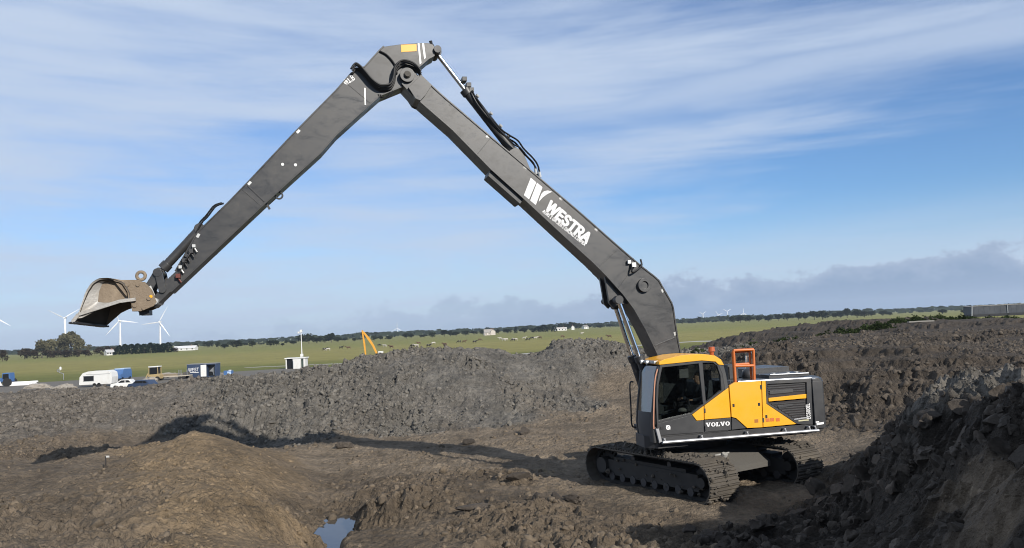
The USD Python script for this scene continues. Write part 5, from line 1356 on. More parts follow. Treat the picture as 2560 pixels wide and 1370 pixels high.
# ------------------------------------------------------------------ beyond the digging: yard, pasture, trees, turbines
FZ = FIELD_Z
white_paint = paint("white_bodywork", (0.68, 0.68, 0.66), 0.4, 0, 0.45, (0.36, 0.33, 0.28), 0.8)
navy_paint = paint("dark_blue_bodywork", (0.030, 0.050, 0.10), 0.45, 0, 0.2, (0.1, 0.1, 0.1), 0.8)
blue_paint = paint("blue_bodywork", (0.06, 0.14, 0.32), 0.4, 0, 0.2, (0.15, 0.17, 0.2), 0.8)
pale_blue = flat("pale_blue_roof", (0.40, 0.52, 0.68), 0.5)
black_gap = flat("dark_window", (0.012, 0.013, 0.015), 0.25)
tyre = flat("tyre_rubber", (0.018, 0.018, 0.018), 0.8)
grey_metal = flat("grey_metal", (0.25, 0.26, 0.27), 0.5, 0.3)
pale_wood = flat("pale_wood", (0.42, 0.38, 0.31), 0.85)
loader_paint = paint("dusty_cream", (0.36, 0.27, 0.13), 0.6, 0, 0.5, (0.25, 0.2, 0.14), 0.8)
dig_yellow = paint("site_yellow", (0.70, 0.33, 0.03), 0.5, 0, 0.2, (0.3, 0.2, 0.1), 0.8)


def wheel(x, y, r=0.33, w=0.2):
    return rod((x, y - w / 2, r), (x, y + w / 2, r), r, 18)


def profile_body(poly, y0, y1, inset=0.12):
    """A vehicle body: side outline in (x, z), its shoulders drawn in towards the roof."""
    m = side_prism(Polygon(poly), y0, y1)
    m = m.subdivide()
    v = m.vertices.copy()
    zt = v[:, 2].max()
    k = np.clip((v[:, 2] - 0.55 * zt) / (0.45 * zt), 0, 1)
    v[:, 1] *= 1 - inset * k
    m.vertices = v
    return m


# caravan
cv = thing("site_caravan", "white round-cornered caravan with one dark window on the site yard", "caravan", (-71.6, 137.8, FZ), 0)
cvp = Polygon([(-2.7, 0.55), (2.6, 0.55), (2.7, 1.6), (2.55, 2.3), (2.0, 2.6), (-1.2, 2.55), (-2.1, 2.3), (-2.6, 1.7)]).buffer(0.12, join_style=1)
body = part("body", side_prism(cvp, -1.05, 1.05), white_paint, cv)
part("window", box(-2.05, -0.3, -1.065, -1.04, 1.05, 1.85), black_gap, body)
part("window_frame", cat(box(-2.12, -0.23, -1.075, -1.05, 1.85, 1.92), box(-2.12, -0.23, -1.075, -1.05, 0.98, 1.05)), grey_metal, body)
part("roof_trim", box(-1.6, 2.5, -1.07, -1.04, 2.1, 2.16), grey_metal, body)
for x in (0.1, 0.5):
    part("wheel", wheel(x * 1.9 - 0.4, -0.95), tyre, cv)
part("drawbar", bar((2.6, 0, 0.5), (3.8, 0, 0.5), 0.12, 0.1), grey_metal, cv)
part("jockey_leg", bar((3.7, 0, 0.5), (3.7, 0, 0.0), 0.06, 0.06), grey_metal, cv)


def car(name, label, catg, loc, deg, L, W_, H, mat, hatch=True):
    t = thing(name, label, catg, loc, deg)
    l = L / 2
    b = part("body", profile_body([(-l, 0.3), (l, 0.3), (l + 0.02, 0.75), (l - 0.1, 0.95), (l - 0.55 if hatch else l - 0.9, H), (-l + 1.55, H), (-l + 0.95, 0.98), (-l + 0.1, 0.85)], -W_ / 2, W_ / 2), mat, t)
    part("side_window", side_prism([(-l + 1.15, 0.98), (-l + 1.62, H - 0.10), (l - 1.35, H - 0.10), (l - 1.35, 0.98)], -W_ / 2 * 1.005, -W_ / 2 * 0.90), black_gap, b)
    part("rear_side_window", side_prism([(l - 1.22, 0.98), (l - 1.22, H - 0.10), (l - 0.80, H - 0.12), (l - 0.45, 0.98)], -W_ / 2 * 1.005, -W_ / 2 * 0.90), black_gap, b)
    part("windscreen", side_prism([(-l + 0.93, 1.0), (-l + 1.50, H - 0.06), (-l + 1.54, H - 0.08), (-l + 0.99, 1.0)], -W_ / 2 * 0.85, W_ / 2 * 0.85), black_gap, b)
    part("headlamp", box(-l - 0.01, -l + 0.1, -W_ / 2 * 0.9, -W_ / 2 * 0.6, 0.62, 0.76), clip_mat, b)
    for x in (-l + 0.75, l - 0.7):
        for y in (-W_ / 2 + 0.08, W_ / 2 - 0.08):
            part("wheel", wheel(x, y, 0.31, 0.18), tyre, t)
    return t


car("parked_car", "small white hatchback parked in front of the caravan", "car", (-62.0, 126.9, FZ), 8, 3.5, 1.65, 1.45, white_paint)
car("parked_car", "dark blue car half hidden behind the earth, right of the white hatchback", "car", (-57.2, 123.0, FZ), -20, 4.2, 1.75, 1.40, navy_paint)
van = thing("blue_van", "blue van with pale roof behind the white caravan", "van", (-78.6, 160.0, FZ), 90)
part("body", profile_body([(-2.3, 0.4), (2.3, 0.4), (2.3, 1.9), (1.9, 2.15), (-1.0, 2.15), (-1.6, 1.3), (-2.3, 1.1)], -1.0, 1.0, 0.08), blue_paint, van)
part("roof", plan_prism(Polygon([(-0.9, -0.85), (1.9, -0.85), (1.9, 0.85), (-0.9, 0.85)]).buffer(0.08), 2.15, 2.32), pale_blue, van)
for x in (-1.5, 1.5):
    for y in (-0.9, 0.9):
        part("wheel", wheel(x, y), tyre, van)
part("side_window", box(-1.0, 0.2, 0.94, 1.0, 1.35, 1.85), black_gap, van)
ev = thing("blue_tractor", "blue tractor with dark cab cut off by the left edge", "tractor", (-98.9, 155.2, FZ), 0)
part("bonnet", profile_body([(-2.2, 0.8), (0.0, 0.8), (0.0, 1.7), (-2.0, 1.55)], -0.45, 0.45, 0.05), blue_paint, ev)
cb = part("cab", profile_body([(0.0, 0.9), (1.6, 0.9), (1.5, 2.6), (0.1, 2.6)], -0.8, 0.8, 0.1), blue_paint, ev)
part("cab_window", side_prism([(0.2, 1.45), (1.4, 1.45), (1.32, 2.4), (0.26, 2.4)], -0.86, -0.60), black_gap, cb)
for x, r_ in ((-1.6, 0.5), (1.1, 0.8)):
    for y in (-0.85, 0.85):
        part("wheel", wheel(x, y, r_, 0.4), tyre, ev)
part("white_panel", side_prism([(-0.7, 0.2), (0.3, 0.2), (-0.4, 1.5), (-0.7, 1.5)], -1.0, -0.95), white_paint, ev)
pl = thing("pipe_stack", "low stack of white pipes on the yard near the left edge", "pipes", (-95.3, 155.0, FZ), 4)
for i, (y, z, dx) in enumerate([(-0.3, 0.15, 0), (0.0, 0.15, 0.2), (0.3, 0.15, -0.15), (-0.15, 0.41, 0.1), (0.15, 0.41, -0.3), (0, 0.67, 0.3)]):
    part("pipe", rod((-2.5 + dx, y, z), (2.6 + dx, y, z + 0.02), 0.15, 12), white_mat, pl)
pn = thing("bent_pipe_stand", "thin bent pipe stand with white cap near the caravan", "pipe stand", (-99.5, 175.0, FZ), 0)
part("pipe", tube(spline([(0.9, 0, 0), (0.9, 0, 1.2), (0.5, 0, 1.45), (0.0, 0, 1.6), (-0.1, 0, 2.0)], 24), 0.09, 8), grey_metal, pn, smooth=60)
part("cap", trimesh.creation.uv_sphere(1, count=[8, 12]).apply_transform(np.diag([0.24, 0.24, 0.42, 1])).apply_transform(trimesh.transformations.translation_matrix((0.25, 0, 2.45))), white_paint, pn, smooth=True)
part("coil", trimesh.creation.torus(0.26, 0.09, 14, 8).apply_transform(trimesh.transformations.rotation_matrix(math.pi / 2, [1, 0, 0])).apply_transform(trimesh.transformations.translation_matrix((-0.2, 0, 2.05))), grey_metal, pn, smooth=True)

# heaps of pale rubble lying about the yard
rubble = paint("pale_rubble", (0.30, 0.27, 0.23), 0.95, 0, 0.8, (0.14, 0.115, 0.09), 2.2)
for k, (x, y, sx, sy, sz, lab) in enumerate([(-76.5, 136.5, 1.6, 1.2, 0.7, "small heap of pale rubble left of the caravan"), (-73.5, 130.5, 2.2, 1.2, 0.8, "low heap of pale rubble in front of the caravan"), (-66.5, 146.0, 1.5, 1.2, 0.8, "heap of pale rubble at the foot of the small loader"),
                                             (-63.2, 163.0, 4.0, 1.5, 0.9, "long low heap of pale rubble behind the flatbed trailer"), (-70.5, 163.0, 3.0, 1.5, 0.9, "heap of pale rubble between the blue van and the small loader"), (-84.0, 141.0, 2.6, 1.2, 0.8, "low heap of earth and rubble left of the caravan drawbar")]):
    m = trimesh.creation.icosphere(subdivisions=4, radius=1.0)
    v = m.vertices
    m.vertices = v * (0.6 + 0.5 * meshkit.fbm(v * 2.2 + k * 9, 3, k) + 0.35 * np.abs(meshkit.noise(v * 6 + k, k) - 0.5))[:, None] * [sx, sy, sz] + [x, y, FZ + 0.1]
    tag(usdkit.mesh(stage, numbered("/World/rubble_heap"), m, rubble, smooth=30).GetPrim(), lab, "rubble")
# small loader with a canopy
ld = thing("compact_loader", "small dusty yellow loader with dark open cab and white canopy roof", "loader", (-67.1, 149.3, FZ), 0)
part("chassis", profile_body([(-1.0, 0.4), (1.2, 0.4), (1.2, 1.1), (0.9, 1.3), (-0.9, 1.2)], -0.8, 0.8, 0.05), loader_paint, ld)
for x, y in ((-0.85, -0.7), (0.85, -0.7), (-0.85, 0.7), (0.85, 0.7)):
    part("cab_post", bar((x, y, 1.2), (x * 0.94, y, 2.55), 0.1, 0.1), loader_paint, ld)
part("cab_window", box(-0.75, 0.75, -0.62, 0.62, 1.25, 2.5), black_gap, ld)
part("canopy", plan_prism(Polygon([(-0.8, -0.7), (0.8, -0.7), (0.8, 0.7), (-0.8, 0.7)]).buffer(0.15), 2.55, 2.72), white_paint, ld)
part("lift_arm", bar((-0.95, -0.75, 1.4), (-1.5, -0.75, 0.35), 0.12, 0.22), loader_paint, ld)
part("bucket", side_prism([(-2.0, 0.1), (-1.4, 0.1), (-1.3, 0.7), (-1.45, 0.72), (-1.5, 0.25), (-2.0, 0.18)], -0.9, 0.9), grey_metal, ld)
for x in (-0.7, 0.8):
    for y in (-0.8, 0.8):
        part("wheel", wheel(x, y, 0.42, 0.3), tyre, ld)
tl = thing("flatbed_trailer", "low pale flatbed trailer with upright posts beside the loader", "trailer", (-64.3, 151.9, FZ), 3)
part("bed", box(-2.7, 2.7, -1.1, 1.1, 0.55, 0.72), pale_wood, tl)
for x in (-2.4, 0.9, 1.3, 2.4):
    part("post", bar((x, -1.0, 0.72), (x, -1.0, 1.75 if x > 0 else 1.2), 0.12, 0.12), grey_metal, tl)
for x in (1.0, 1.7):
    for y in (-0.95, 0.95):
        part("wheel", wheel(x, y, 0.3, 0.2), tyre, tl)
part("load", box(-2.2, 0.6, -0.9, 0.9, 0.72, 1.05), flat("sacking", (0.22, 0.18, 0.13), 0.9), tl)
part("load", box(1.5, 2.3, -0.8, 0.8, 0.72, 1.25), under_mat, tl)

# dark blue container with a door standing open
bcn = thing("site_container", "dark blue site container with white lettering and its door open", "container", (-60.2, 154.9, FZ), 0)
body = part("body", cat(box(-2.75, 0.95, -1.2, 1.2, 0.1, 2.55), box(0.95, 2.6, -1.2, 1.2, 0.1, 0.22), box(0.95, 2.6, 1.1, 1.2, 0.22, 2.4), box(2.6, 2.75, -1.2, 1.2, 0.1, 2.55), box(0.95, 2.6, -1.2, 1.1, 2.40, 2.55)), navy_paint, bcn)
part("roof", box(-2.8, 2.8, -1.25, 1.25, 2.55, 2.66), grey_metal, bcn)
part("door", bar((0.95, -1.23, 1.3), (-0.05, -1.40, 1.3), 0.06, 2.2), white_paint, bcn)
part("doorway", box(1.02, 2.55, -0.2, 1.0, 0.25, 2.38), black_gap, bcn)
part("shelf_panel", side_prism([(1.2, 1.1), (2.4, 2.2), (2.45, 0.35), (2.0, 0.35), (1.9, 1.0)], -0.5, -0.42), grey_metal, bcn)
tm = meshkit.text_mesh("WEST", 0.55, 0.01)
lo_, hi_ = tm.bounds
tm.apply_translation((-lo_[0], 0, 0)); tm.apply_scale((2.0 / (hi_[0] - lo_[0]), 1.2, 1))
part("lettering", moved(tm, np.array([[1, 0, 0, -2.5], [0, 0, -1, -1.205], [0, 1, 0, 1.25], [0, 0, 0, 1.0]])), white_mat, body)
part("letter_line", box(-2.3, -0.5, -1.215, -1.2, 0.98, 1.10), white_mat, body)
btk = thing("blue_tank", "small blue tank beside the open container", "tank", (-54.9, 153.4, FZ), 0)
part("tank", box(-0.75, 0.75, -0.5, 0.5, 0.25, 1.1).subdivide(), blue_paint, btk)
part("lid", plan_prism(Point(0.25, 0).buffer(0.28), 1.1, 1.22), white_paint, btk)
part("label_panel", box(-0.1, 0.65, -0.51, -0.5, 0.4, 0.95), pale_blue, btk)
part("frame", cat(box(-0.8, 0.8, -0.55, 0.55, 0.0, 0.25)), grey_metal, btk)

# white hut and the lamp mast standing behind it
ht = thing("white_hut", "white flat-roofed hut with dark doorway at the edge of the pasture", "hut", (-48.4, 177.6, FZ), 0)
body = part("walls", cat(box(-2.15, -1.95, -1.2, 1.2, 0, 2.2), box(1.75, 2.15, -1.2, 1.2, 0, 2.2), box(-2.15, 2.15, 1.0, 1.2, 0, 2.2), box(-0.6, 1.2, -1.2, 1.0, 0, 2.2)), white_paint, ht)
part("doorway", box(-1.95, -0.6, -0.9, 1.0, 0.02, 2.15), black_gap, ht)
part("window", box(1.2, 1.75, -1.0, 1.0, 0.3, 2.1), flat("green_glass", (0.05, 0.075, 0.065), 0.3), ht)
part("front_box", box(-0.35, 1.15, -1.75, -1.2, 0.0, 1.95), white_paint, ht)
part("roof", box(-2.35, 2.35, -1.4, 1.4, 2.2, 2.42), white_paint, ht)
mp_ = thing("lamp_mast", "tall thin white lamp mast rising behind the white hut", "mast", (-47.8, 179.6, FZ), 0)
part("pole", tube([(0, 0, 0), (0, 0, 4.2), (-0.05, 0, 8.0)], [0.13, 0.11, 0.08], 10), white_paint, mp_)
part("lamp_head", box(-0.25, 0.22, -0.2, 0.2, 7.9, 8.5).subdivide(), white_paint, mp_)
part("side_lamp", box(-0.75, -0.35, -0.15, 0.15, 7.7, 8.1), white_paint, mp_)
part("base_fitting", box(-0.28, 0.28, -0.28, 0.28, 2.45, 3.1), white_paint, mp_)

# the second excavator, far off
e2 = thing("distant_excavator", "small yellow excavator with folded arm beyond the grey spoil heap", "excavator", (-31.0, 180.5, FZ), 0)
ap = (-3.2, 7.25)
part("arm", side_prism([(-3.42, 7.75), (-3.12, 7.7), (-2.72, 4.6), (-2.5, 1.2), (-2.72, 1.2), (-3.05, 4.4)], -0.18, 0.18), dig_yellow, e2)
part("boom", side_prism([(-3.2, 7.35), (-2.95, 7.5), (-1.75, 6.0), (-0.75, 4.3), (0.05, 2.3), (-0.3, 2.2), (-1.15, 4.1), (-2.1, 5.6)], -0.2, 0.2), dig_yellow, e2)
part("arm_cylinder", rod((-3.3, 0, 7.75), (-3.55, 0, 6.6), 0.1, 10), dark_mat, e2)
cb = part("cab", profile_body([(0.25, 1.2), (1.35, 1.2), (1.35, 2.9), (0.35, 2.9)], -1.3, -0.3, 0.02), white_paint, e2)
part("cab_window", box(0.45, 0.95, -1.33, -1.25, 1.7, 2.6), black_gap, cb)
part("housing", box(1.4, 3.6, -1.2, 1.2, 1.1, 2.1), dig_yellow, e2)
part("boom_foot", box(-0.6, 0.25, -0.4, 0.4, 1.2, 2.4), under_mat, e2)
for y in (-1.0, 1.0):
    part("track", side_prism(LineString([(-1.2, 0.45), (2.4, 0.45)]).buffer(0.45), y - 0.28, y + 0.28), under_mat, e2)
part("bucket", side_prism([(-2.9, 1.3), (-2.3, 1.3), (-2.0, 0.7), (-2.4, 0.3), (-3.1, 0.6)], -0.5, 0.5), under_mat, e2)

# ---- wind turbines
turb_white = flat("turbine_white", (0.80, 0.80, 0.80), 0.5)


def turbine(label, x, y, hub, R, blade_deg, yaw=0, stout=1.0):
    t = thing("wind_turbine", label, "wind turbine", (x, y, FZ), yaw)
    part("tower", tube([(0, 0, 0), (0, 0, hub)], [R * 0.055 * stout, R * 0.03 * stout], 16), turb_white, t, smooth=40)
    part("nacelle", box(-R * 0.035, R * 0.035, -R * 0.09, R * 0.10, hub - R * 0.03, hub + R * 0.045), turb_white, t)
    part("hub", rod((0, -R * 0.14, hub), (0, -R * 0.09, hub), R * 0.04, 14, R * 0.045), turb_white, t)
    for b in blade_deg:
        a = math.radians(b)
        d = np.array([math.cos(a), 0, math.sin(a)]); n = np.array([-d[2], 0, d[0]])
        c = np.array([0, -R * 0.115, hub])
        pts = [(0.02, 0.020), (0.12, 0.022), (0.22, 0.042), (0.5, 0.030), (0.8, 0.018), (1.0, 0.005)]
        v = []
        for s, w_ in pts:
            for e, th in ((-0.35, 0.0), (0.2, 0.35), (0.65, 0.0), (0.2, -0.35)):
                v.append(c + d * R * s + n * R * w_ * e * 1.5 * stout + np.array([0, R * w_ * th * 0.8 + R * w_ * e * 0.5, 0]))
        f = []
        for i in range(len(pts) - 1):
            for j in range(4):
                k = (j + 1) % 4
                q = [i * 4 + j, i * 4 + k, (i + 1) * 4 + k, (i + 1) * 4 + j]
                f += [[q[0], q[1], q[2]], [q[0], q[2], q[3]]]
        f += [[0, 2, 1], [0, 3, 2]]
        bm = trimesh.Trimesh(np.array(v), f, process=False); bm.fix_normals()
        part("blade", bm, turb_white, t, smooth=60)


turbine("large white wind turbine cut off by the left edge", -1296, 2000, 94, 48, (-30, 90, 210))
turbine("large white wind turbine behind the tall bushy trees", -1121, 2000, 84, 46, (28, 152, 272))
turbine("large white wind turbine under the bucket, left of two over the conifers", -935, 1900, 67, 46, (-8, 226, 110))
turbine("large white wind turbine right of the bucket, over the end of the conifers", -840, 1900, 60, 43, (60, 186, -55))
turbine("lone pale wind turbine between the two excavators", -512, 3500, 29, 30, (88, 208, -32))
turbine("far wind turbine right of the boom, leftmost of that cluster", 1295, 5500, 42, 31, (38, 150, 270), 0, 1.9)
turbine("far wind turbine right of the boom, second in the cluster and lowest", 1475, 5800, 32, 34, (120, 14, 250), 0, 1.9)
turbine("far wind turbine right of the boom, tallest in the cluster", 1383, 5200, 49, 32, (30, 148, 270), 0, 1.9)
turbine("farthest wind turbine right of the boom, half hidden by dark trees", 2002, 7000, 40, 50, (90, 205, -30), 0, 1.9)

# ---- farm buildings
brick_red = flat("old_brick", (0.30, 0.17, 0.13), 0.9)
plaster = flat("pale_plaster", (0.55, 0.50, 0.45), 0.9)
roof_grey = flat("roof_grey", (0.22, 0.21, 0.20), 0.8)
barn_dark = paint("dark_cladding", (0.018, 0.022, 0.030), 0.7, 0, 0.2, (0.06, 0.06, 0.06), 0.3)
barn_base = flat("barn_dark_base", (0.015, 0.014, 0.014), 0.9)  # near-black band along the foot of the barn


def house(name, label, x, y, L, W_, Hw, Hr, wall, roof, deg=0, win=3, catg="house"):
    t = thing(name, label, catg, (x, y, FZ), deg)
    w_ = part("wall", cat(box(-L / 2, L / 2, -W_ / 2, W_ / 2, 0, Hw), moved(side_prism([(-W_ / 2, Hw), (W_ / 2, Hw), (0, Hr)], -L / 2, L / 2), rz(90))), wall, t)
    rp = Polygon([(-W_ / 2 - 0.4, Hw - 0.25), (0, Hr + 0.05), (W_ / 2 + 0.4, Hw - 0.25), (W_ / 2 + 0.4, Hw + 0.05), (0, Hr + 0.4), (-W_ / 2 - 0.4, Hw + 0.05)])
    r_ = part("roof", moved(side_prism(rp, -L / 2 - 0.3, L / 2 + 0.3), rz(90)), roof, t)
    part("chimney", box(L * 0.25, L * 0.25 + 0.8, -0.4, 0.4, Hr - 0.4, Hr + 1.1), brick_red, r_)
    for i in range(win):
        cx = -L / 2 + (i + 0.5) * L / win
        part("window", box(cx - 0.6, cx + 0.6, -W_ / 2 - 0.03, -W_ / 2 + 0.05, 0.9, min(2.2, Hw - 0.3)), black_gap, w_)
    return t


house("farmhouse", "pale farmhouse with steep roof before the far hedgerow", -28.8, 880, 10, 7, 3.0, 6.2, plaster, flat("roof_beige", (0.30, 0.28, 0.26), 0.85), 12)
house("farm_barn", "small white gabled annex beside the pale farmhouse", -23.6, 878, 3.4, 5, 4.2, 6.0, plaster, roof_grey, 90, 1, "barn")
house("farm_shed", "long low white shed at the far right end of the pasture trees", 62.5, 1090, 16, 7, 2.6, 4.2, white_paint, flat("roof_pale", (0.5, 0.47, 0.44), 0.8), 5, 4, "shed")
house("farm_shed", "small bright white shed right of the long low shed", 81.4, 1120, 4, 4, 4.2, 6.0, white_paint, roof_grey, 90, 1, "shed")
house("farm_shed", "far white shed before the dark wood, rightmost of the white sheds", 108, 1230, 9, 6, 3.6, 5.5, white_paint, roof_grey, 40, 2, "shed")
house("farm_shed", "long white-roofed shed right of the dark conifers", -306, 745, 20, 8, 2.2, 4.0, white_paint, flat("roof_white", (0.62, 0.62, 0.62), 0.7), 2, 4, "shed")
house("farmhouse", "small white farmhouse between the bushy trees and the conifers", -324, 640, 6, 5, 2.4, 4.2, white_paint, flat("roof_pale_grey", (0.45, 0.45, 0.46), 0.8), 50)
bn = thing("dark_barn", "long dark barn with pale corner posts at the right edge", "barn", (308, 505, FZ), -3)
bw = part("wall", box(-22, 26, -5, 5, 1.6, 6.6), barn_dark, bn)
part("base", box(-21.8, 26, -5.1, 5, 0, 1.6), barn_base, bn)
part("roof", side_prism([(-22.3, 6.6), (26.3, 6.6), (25.5, 7.1), (-19.5, 7.1)], -5.3, 5.3), roof_grey, bn)
part("corner_post", bar((-22.2, -5.1, 0), (-21.6, -5.1, 6.7), 0.5, 0.5), grey_metal, bn)
part("corner_post", bar((-0.4, -5.15, 1.6), (-0.4, -5.15, 6.7), 0.9, 0.3), grey_metal, bn)
for i in range(14):
    x = -21 + i * 3.3
    if abs(x + 0.4) > 1:
        part("cladding_rib", box(x - 0.07, x + 0.07, -5.06, -4.99, 1.7, 6.5), barn_dark, bw)

# ---- trees
def leaf_mat(name, col, trans=0.25):
    return M(name, {
        "g": ("geometry", {}), "oi": ("object_info", {}),
        "r": ("map_range", {"from_min": 0, "from_max": 1, "to_min": 0.65, "to_max": 1.35}),
        "r2": ("map_range", {"from_min": 0, "from_max": 1, "to_min": 0.75, "to_max": 1.25}),
        "a": mth("multiply"), "cc": ("combine_xyz", {}),
        "c": ("mix_color", {"blend_type": "multiply", "fac": 1.0, "a": col, "use_clamp": False}),
        "d": ("diffuse_bsdf", {}), "t": ("translucent_bsdf", {}), "x": ("mix_closure", {"fac": trans})},
        [("g.random_per_island", "r.value"), ("oi.random", "r2.value"), ("r.result", "a.value1"), ("r2.result", "a.value2"), ("a.value", "cc.x"), ("a.value", "cc.y"), ("a.value", "cc.z"),
         ("cc.vector", "c.b"), ("c.result", "d.color"), ("c.result", "t.color"), ("d.BSDF", "x.closure1"), ("t.BSDF", "x.closure2")], surface="x.closure")


bark = flat("bark", (0.07, 0.055, 0.042), 0.9)
LEAF = {"d": leaf_mat("dark_leaves", (0.0374, 0.0475, 0.0259)), "t": leaf_mat("autumn_leaves", (0.1440, 0.1332, 0.0756)), "b": leaf_mat("brown_bush_leaves", (0.0612, 0.0475, 0.0324)), "c": leaf_mat("conifer_needles", (0.0130, 0.0230, 0.0130), 0.1), "w": leaf_mat("weed_leaves", (0.0396, 0.0562, 0.0216))}


def crown_mesh(kind, seed):
    """Many small leaf clumps in a unit-high tree; width about 1 too."""
    r = np.random.default_rng(seed)
    pts = []
    if kind == "c":
        for _ in range(420):
            z = r.uniform(0.05, 1.0)
            rad = (1 - z) ** 0.55 * 0.5 * r.uniform(0.4, 1.0) ** 0.5 + 0.03
            a = r.uniform(0, 2 * np.pi)
            pts.append((rad * np.cos(a), rad * np.sin(a), z))
    else:
        lo = 0.02 if kind in "bw" else 0.16
        lobes = [(r.uniform(-0.26, 0.26), r.uniform(-0.26, 0.26), r.uniform(lo + 0.2, 0.8), r.uniform(0.16, 0.30)) for _ in range(9)] + [(0, 0, 0.55, 0.34), (r.uniform(-.1, .1), 0, 0.80, 0.19)]
        while len(pts) < 520:
            cx, cy, cz, cr = lobes[r.integers(len(lobes))]
            d = r.normal(size=3); d /= np.linalg.norm(d)
            p = np.array([cx, cy, cz]) + d * cr * r.uniform(0.55, 1.0)
            if lo < p[2] < 1.0:
                pts.append(p)
    v, f = [], []
    for p in pts:
        s = r.uniform(0.035, 0.075)
        a, b, c = frame_of(r.normal(size=3))
        q = [np.array(p) + s * (x * b + y * c) for x, y in ((-1, -0.6), (0.2, -1), (1, 0.3), (-0.1, 0.9))]
        k = len(v)
        v += q
        f += [[k, k + 1, k + 2], [k, k + 2, k + 3]]
    return trimesh.Trimesh(np.array(v), f, process=False)


def trunk_mesh(kind, seed):
    r = np.random.default_rng(seed)
    ms = [tube([(0, 0, -0.01), (0.01, 0, 0.25), (r.uniform(-0.03, 0.03), 0, 0.75)], [0.032, 0.024, 0.008], 7)]
    if kind != "c":
        for _ in range(5):
            a = r.uniform(0, 2 * np.pi)
            z = r.uniform(0.2, 0.5)
            ms.append(tube([(0, 0, z), (0.12 * np.cos(a), 0.12 * np.sin(a), z + 0.14), (0.26 * np.cos(a), 0.26 * np.sin(a), z + 0.27)], [0.014, 0.010, 0.004], 5))
    return cat(*ms)


protos = {}
stage.CreateClassPrim("/World/kinds")          # abstract: only what refers to it is drawn
for kind in "dtbc":
    for k in range(4):
        path = f"/World/kinds/tree_{kind}{k}"
        stage.DefinePrim(path, "Xform")
        part("crown", crown_mesh(kind, 60 + 7 * k + ord(kind)), LEAF[kind], path)
        part("trunk", trunk_mesh(kind, 60 + k), bark, path)
        protos[kind, k] = path
KINDS = {"d": ("pasture_tree", "dark leafy tree in the tree line beyond the pasture"), "t": ("tall_tree", "tall yellowish tree in the clump at the far left"),
         "b": ("bush", "low brown bush in the hedge at the far left"), "c": ("conifer", "dark green conifer in the dense far row")}
TREE_PLACES = [(507, "above the long white-roofed shed at the left"), (610, "over the pasture above the dark blue container"), (725, "in the line left of the lamp mast"), (760, "directly behind the lamp mast"),
               (870, "in the round clump right of the lamp mast"), (925, "behind the folded arm of the distant excavator"), (1010, "just right of the distant excavator"), (1150, "in the hedgerow over the middle of the spoil heap"),
               (1240, "beside the pale farmhouse"), (1390, "between the pale farmhouse and the white sheds"), (1476, "behind the white sheds"), (1600, "against the lower boom"), (1760, "near the leftmost far turbine right of the boom"),
               (1818, "under the cluster of far turbines"), (1990, "in the dense dark row right of the far turbines"), (2092, "in the big clump over the engine hood"), (2300, "at the right end of the tree line over the right bank"), (9999, "beside the dark barn")]
for i, (x, y, h, w_, kind) in enumerate(TREES):
    nm, lab = KINDS[kind]
    q = 1280 + 2000 * x / y
    if kind == "d":
        place = next(t for lim, t in TREE_PLACES if q < lim)
        ratio = w_ / h
        lab = f"{'tall' if h > 14 else 'low' if h < 9 else 'mid-height'} {'broad' if ratio > 1.15 else 'slender' if ratio < 0.75 else 'rounded'} dark tree {place}"
    elif kind == "t":
        lab = f"{'tallest' if h > 18 else 'smaller'} {'broad ' if w_ > 11 else ''}yellowish tree in the clump at the far left" if x < -280 and y < 800 else "pale tree standing back between the tall clump and the conifers"
    elif kind == "b":
        lab = "low dark bush cut off by the left edge of the pasture" if q < 30 else "low brown bush at the right end of the dark conifers" if x > -280 else "low brown bush below the tall yellowish trees" if q < 225 else "low brown bush between the small white farmhouse and the conifers"
    elif q > 1200:
        lab = f"{'narrow' if w_ < 5 else 'dark'} conifer among the leafy trees between the farmhouse and the white sheds"
    wide = w_ * (1.30 if kind != "c" else 1.45)
    wide = max(wide, 0.35 * h)
    thing(nm, lab, "bush" if kind == "b" else "tree", (x, y, FZ), float(rng.uniform(0, 360)), group="trees and bushes of one kind: " + lab, scale=(wide * rng.uniform(0.88, 1.12), wide, h * rng.uniform(0.94, 1.14)), ref=protos[kind, i % 4])

# the far wood that closes the horizon, one uneven mass of trees
r = np.random.default_rng(99)
v, f = [], []
for i in range(6500):
    a = r.uniform(math.radians(-42), math.radians(42))
    D_ = r.uniform(1500, 2900)
    gap = meshkit.noise(np.array([[a * 22, 0.5, 0.5]]), 5)[0]
    hmax = (3.0 + 11 * gap) * (1.0 if gap > 0.3 else 0.6)
    h = r.uniform(0, 1) ** 0.7 * hmax
    x, y = D_ * math.tan(a), D_
    s = r.uniform(1.6, 3.6)
    _, b_, c_ = frame_of(r.normal(size=3) * [0.4, 1, 0.4])
    k = len(v)
    p = np.array([x, y, FZ + h])
    v += [p + s * (q * b_ * 2.2 + w_ * c_) for q, w_ in ((-1, -0.7), (0.3, -1), (1, 0.4), (-0.1, 0.9))]
    f += [[k, k + 1, k + 2], [k, k + 2, k + 3]]
tag(usdkit.mesh(stage, numbered("/World/distant_wood"), trimesh.Trimesh(np.array(v), f, process=False), LEAF["d"]).GetPrim(), "far dark woodland along the horizon", kind="stuff")

# ---- cows
cow_black = flat("cow_black", (0.02, 0.018, 0.017), 0.8)
cow_white = flat("cow_white", (0.45, 0.42, 0.37), 0.8)
cow_brown = flat("cow_brown", (0.10, 0.055, 0.035), 0.8)


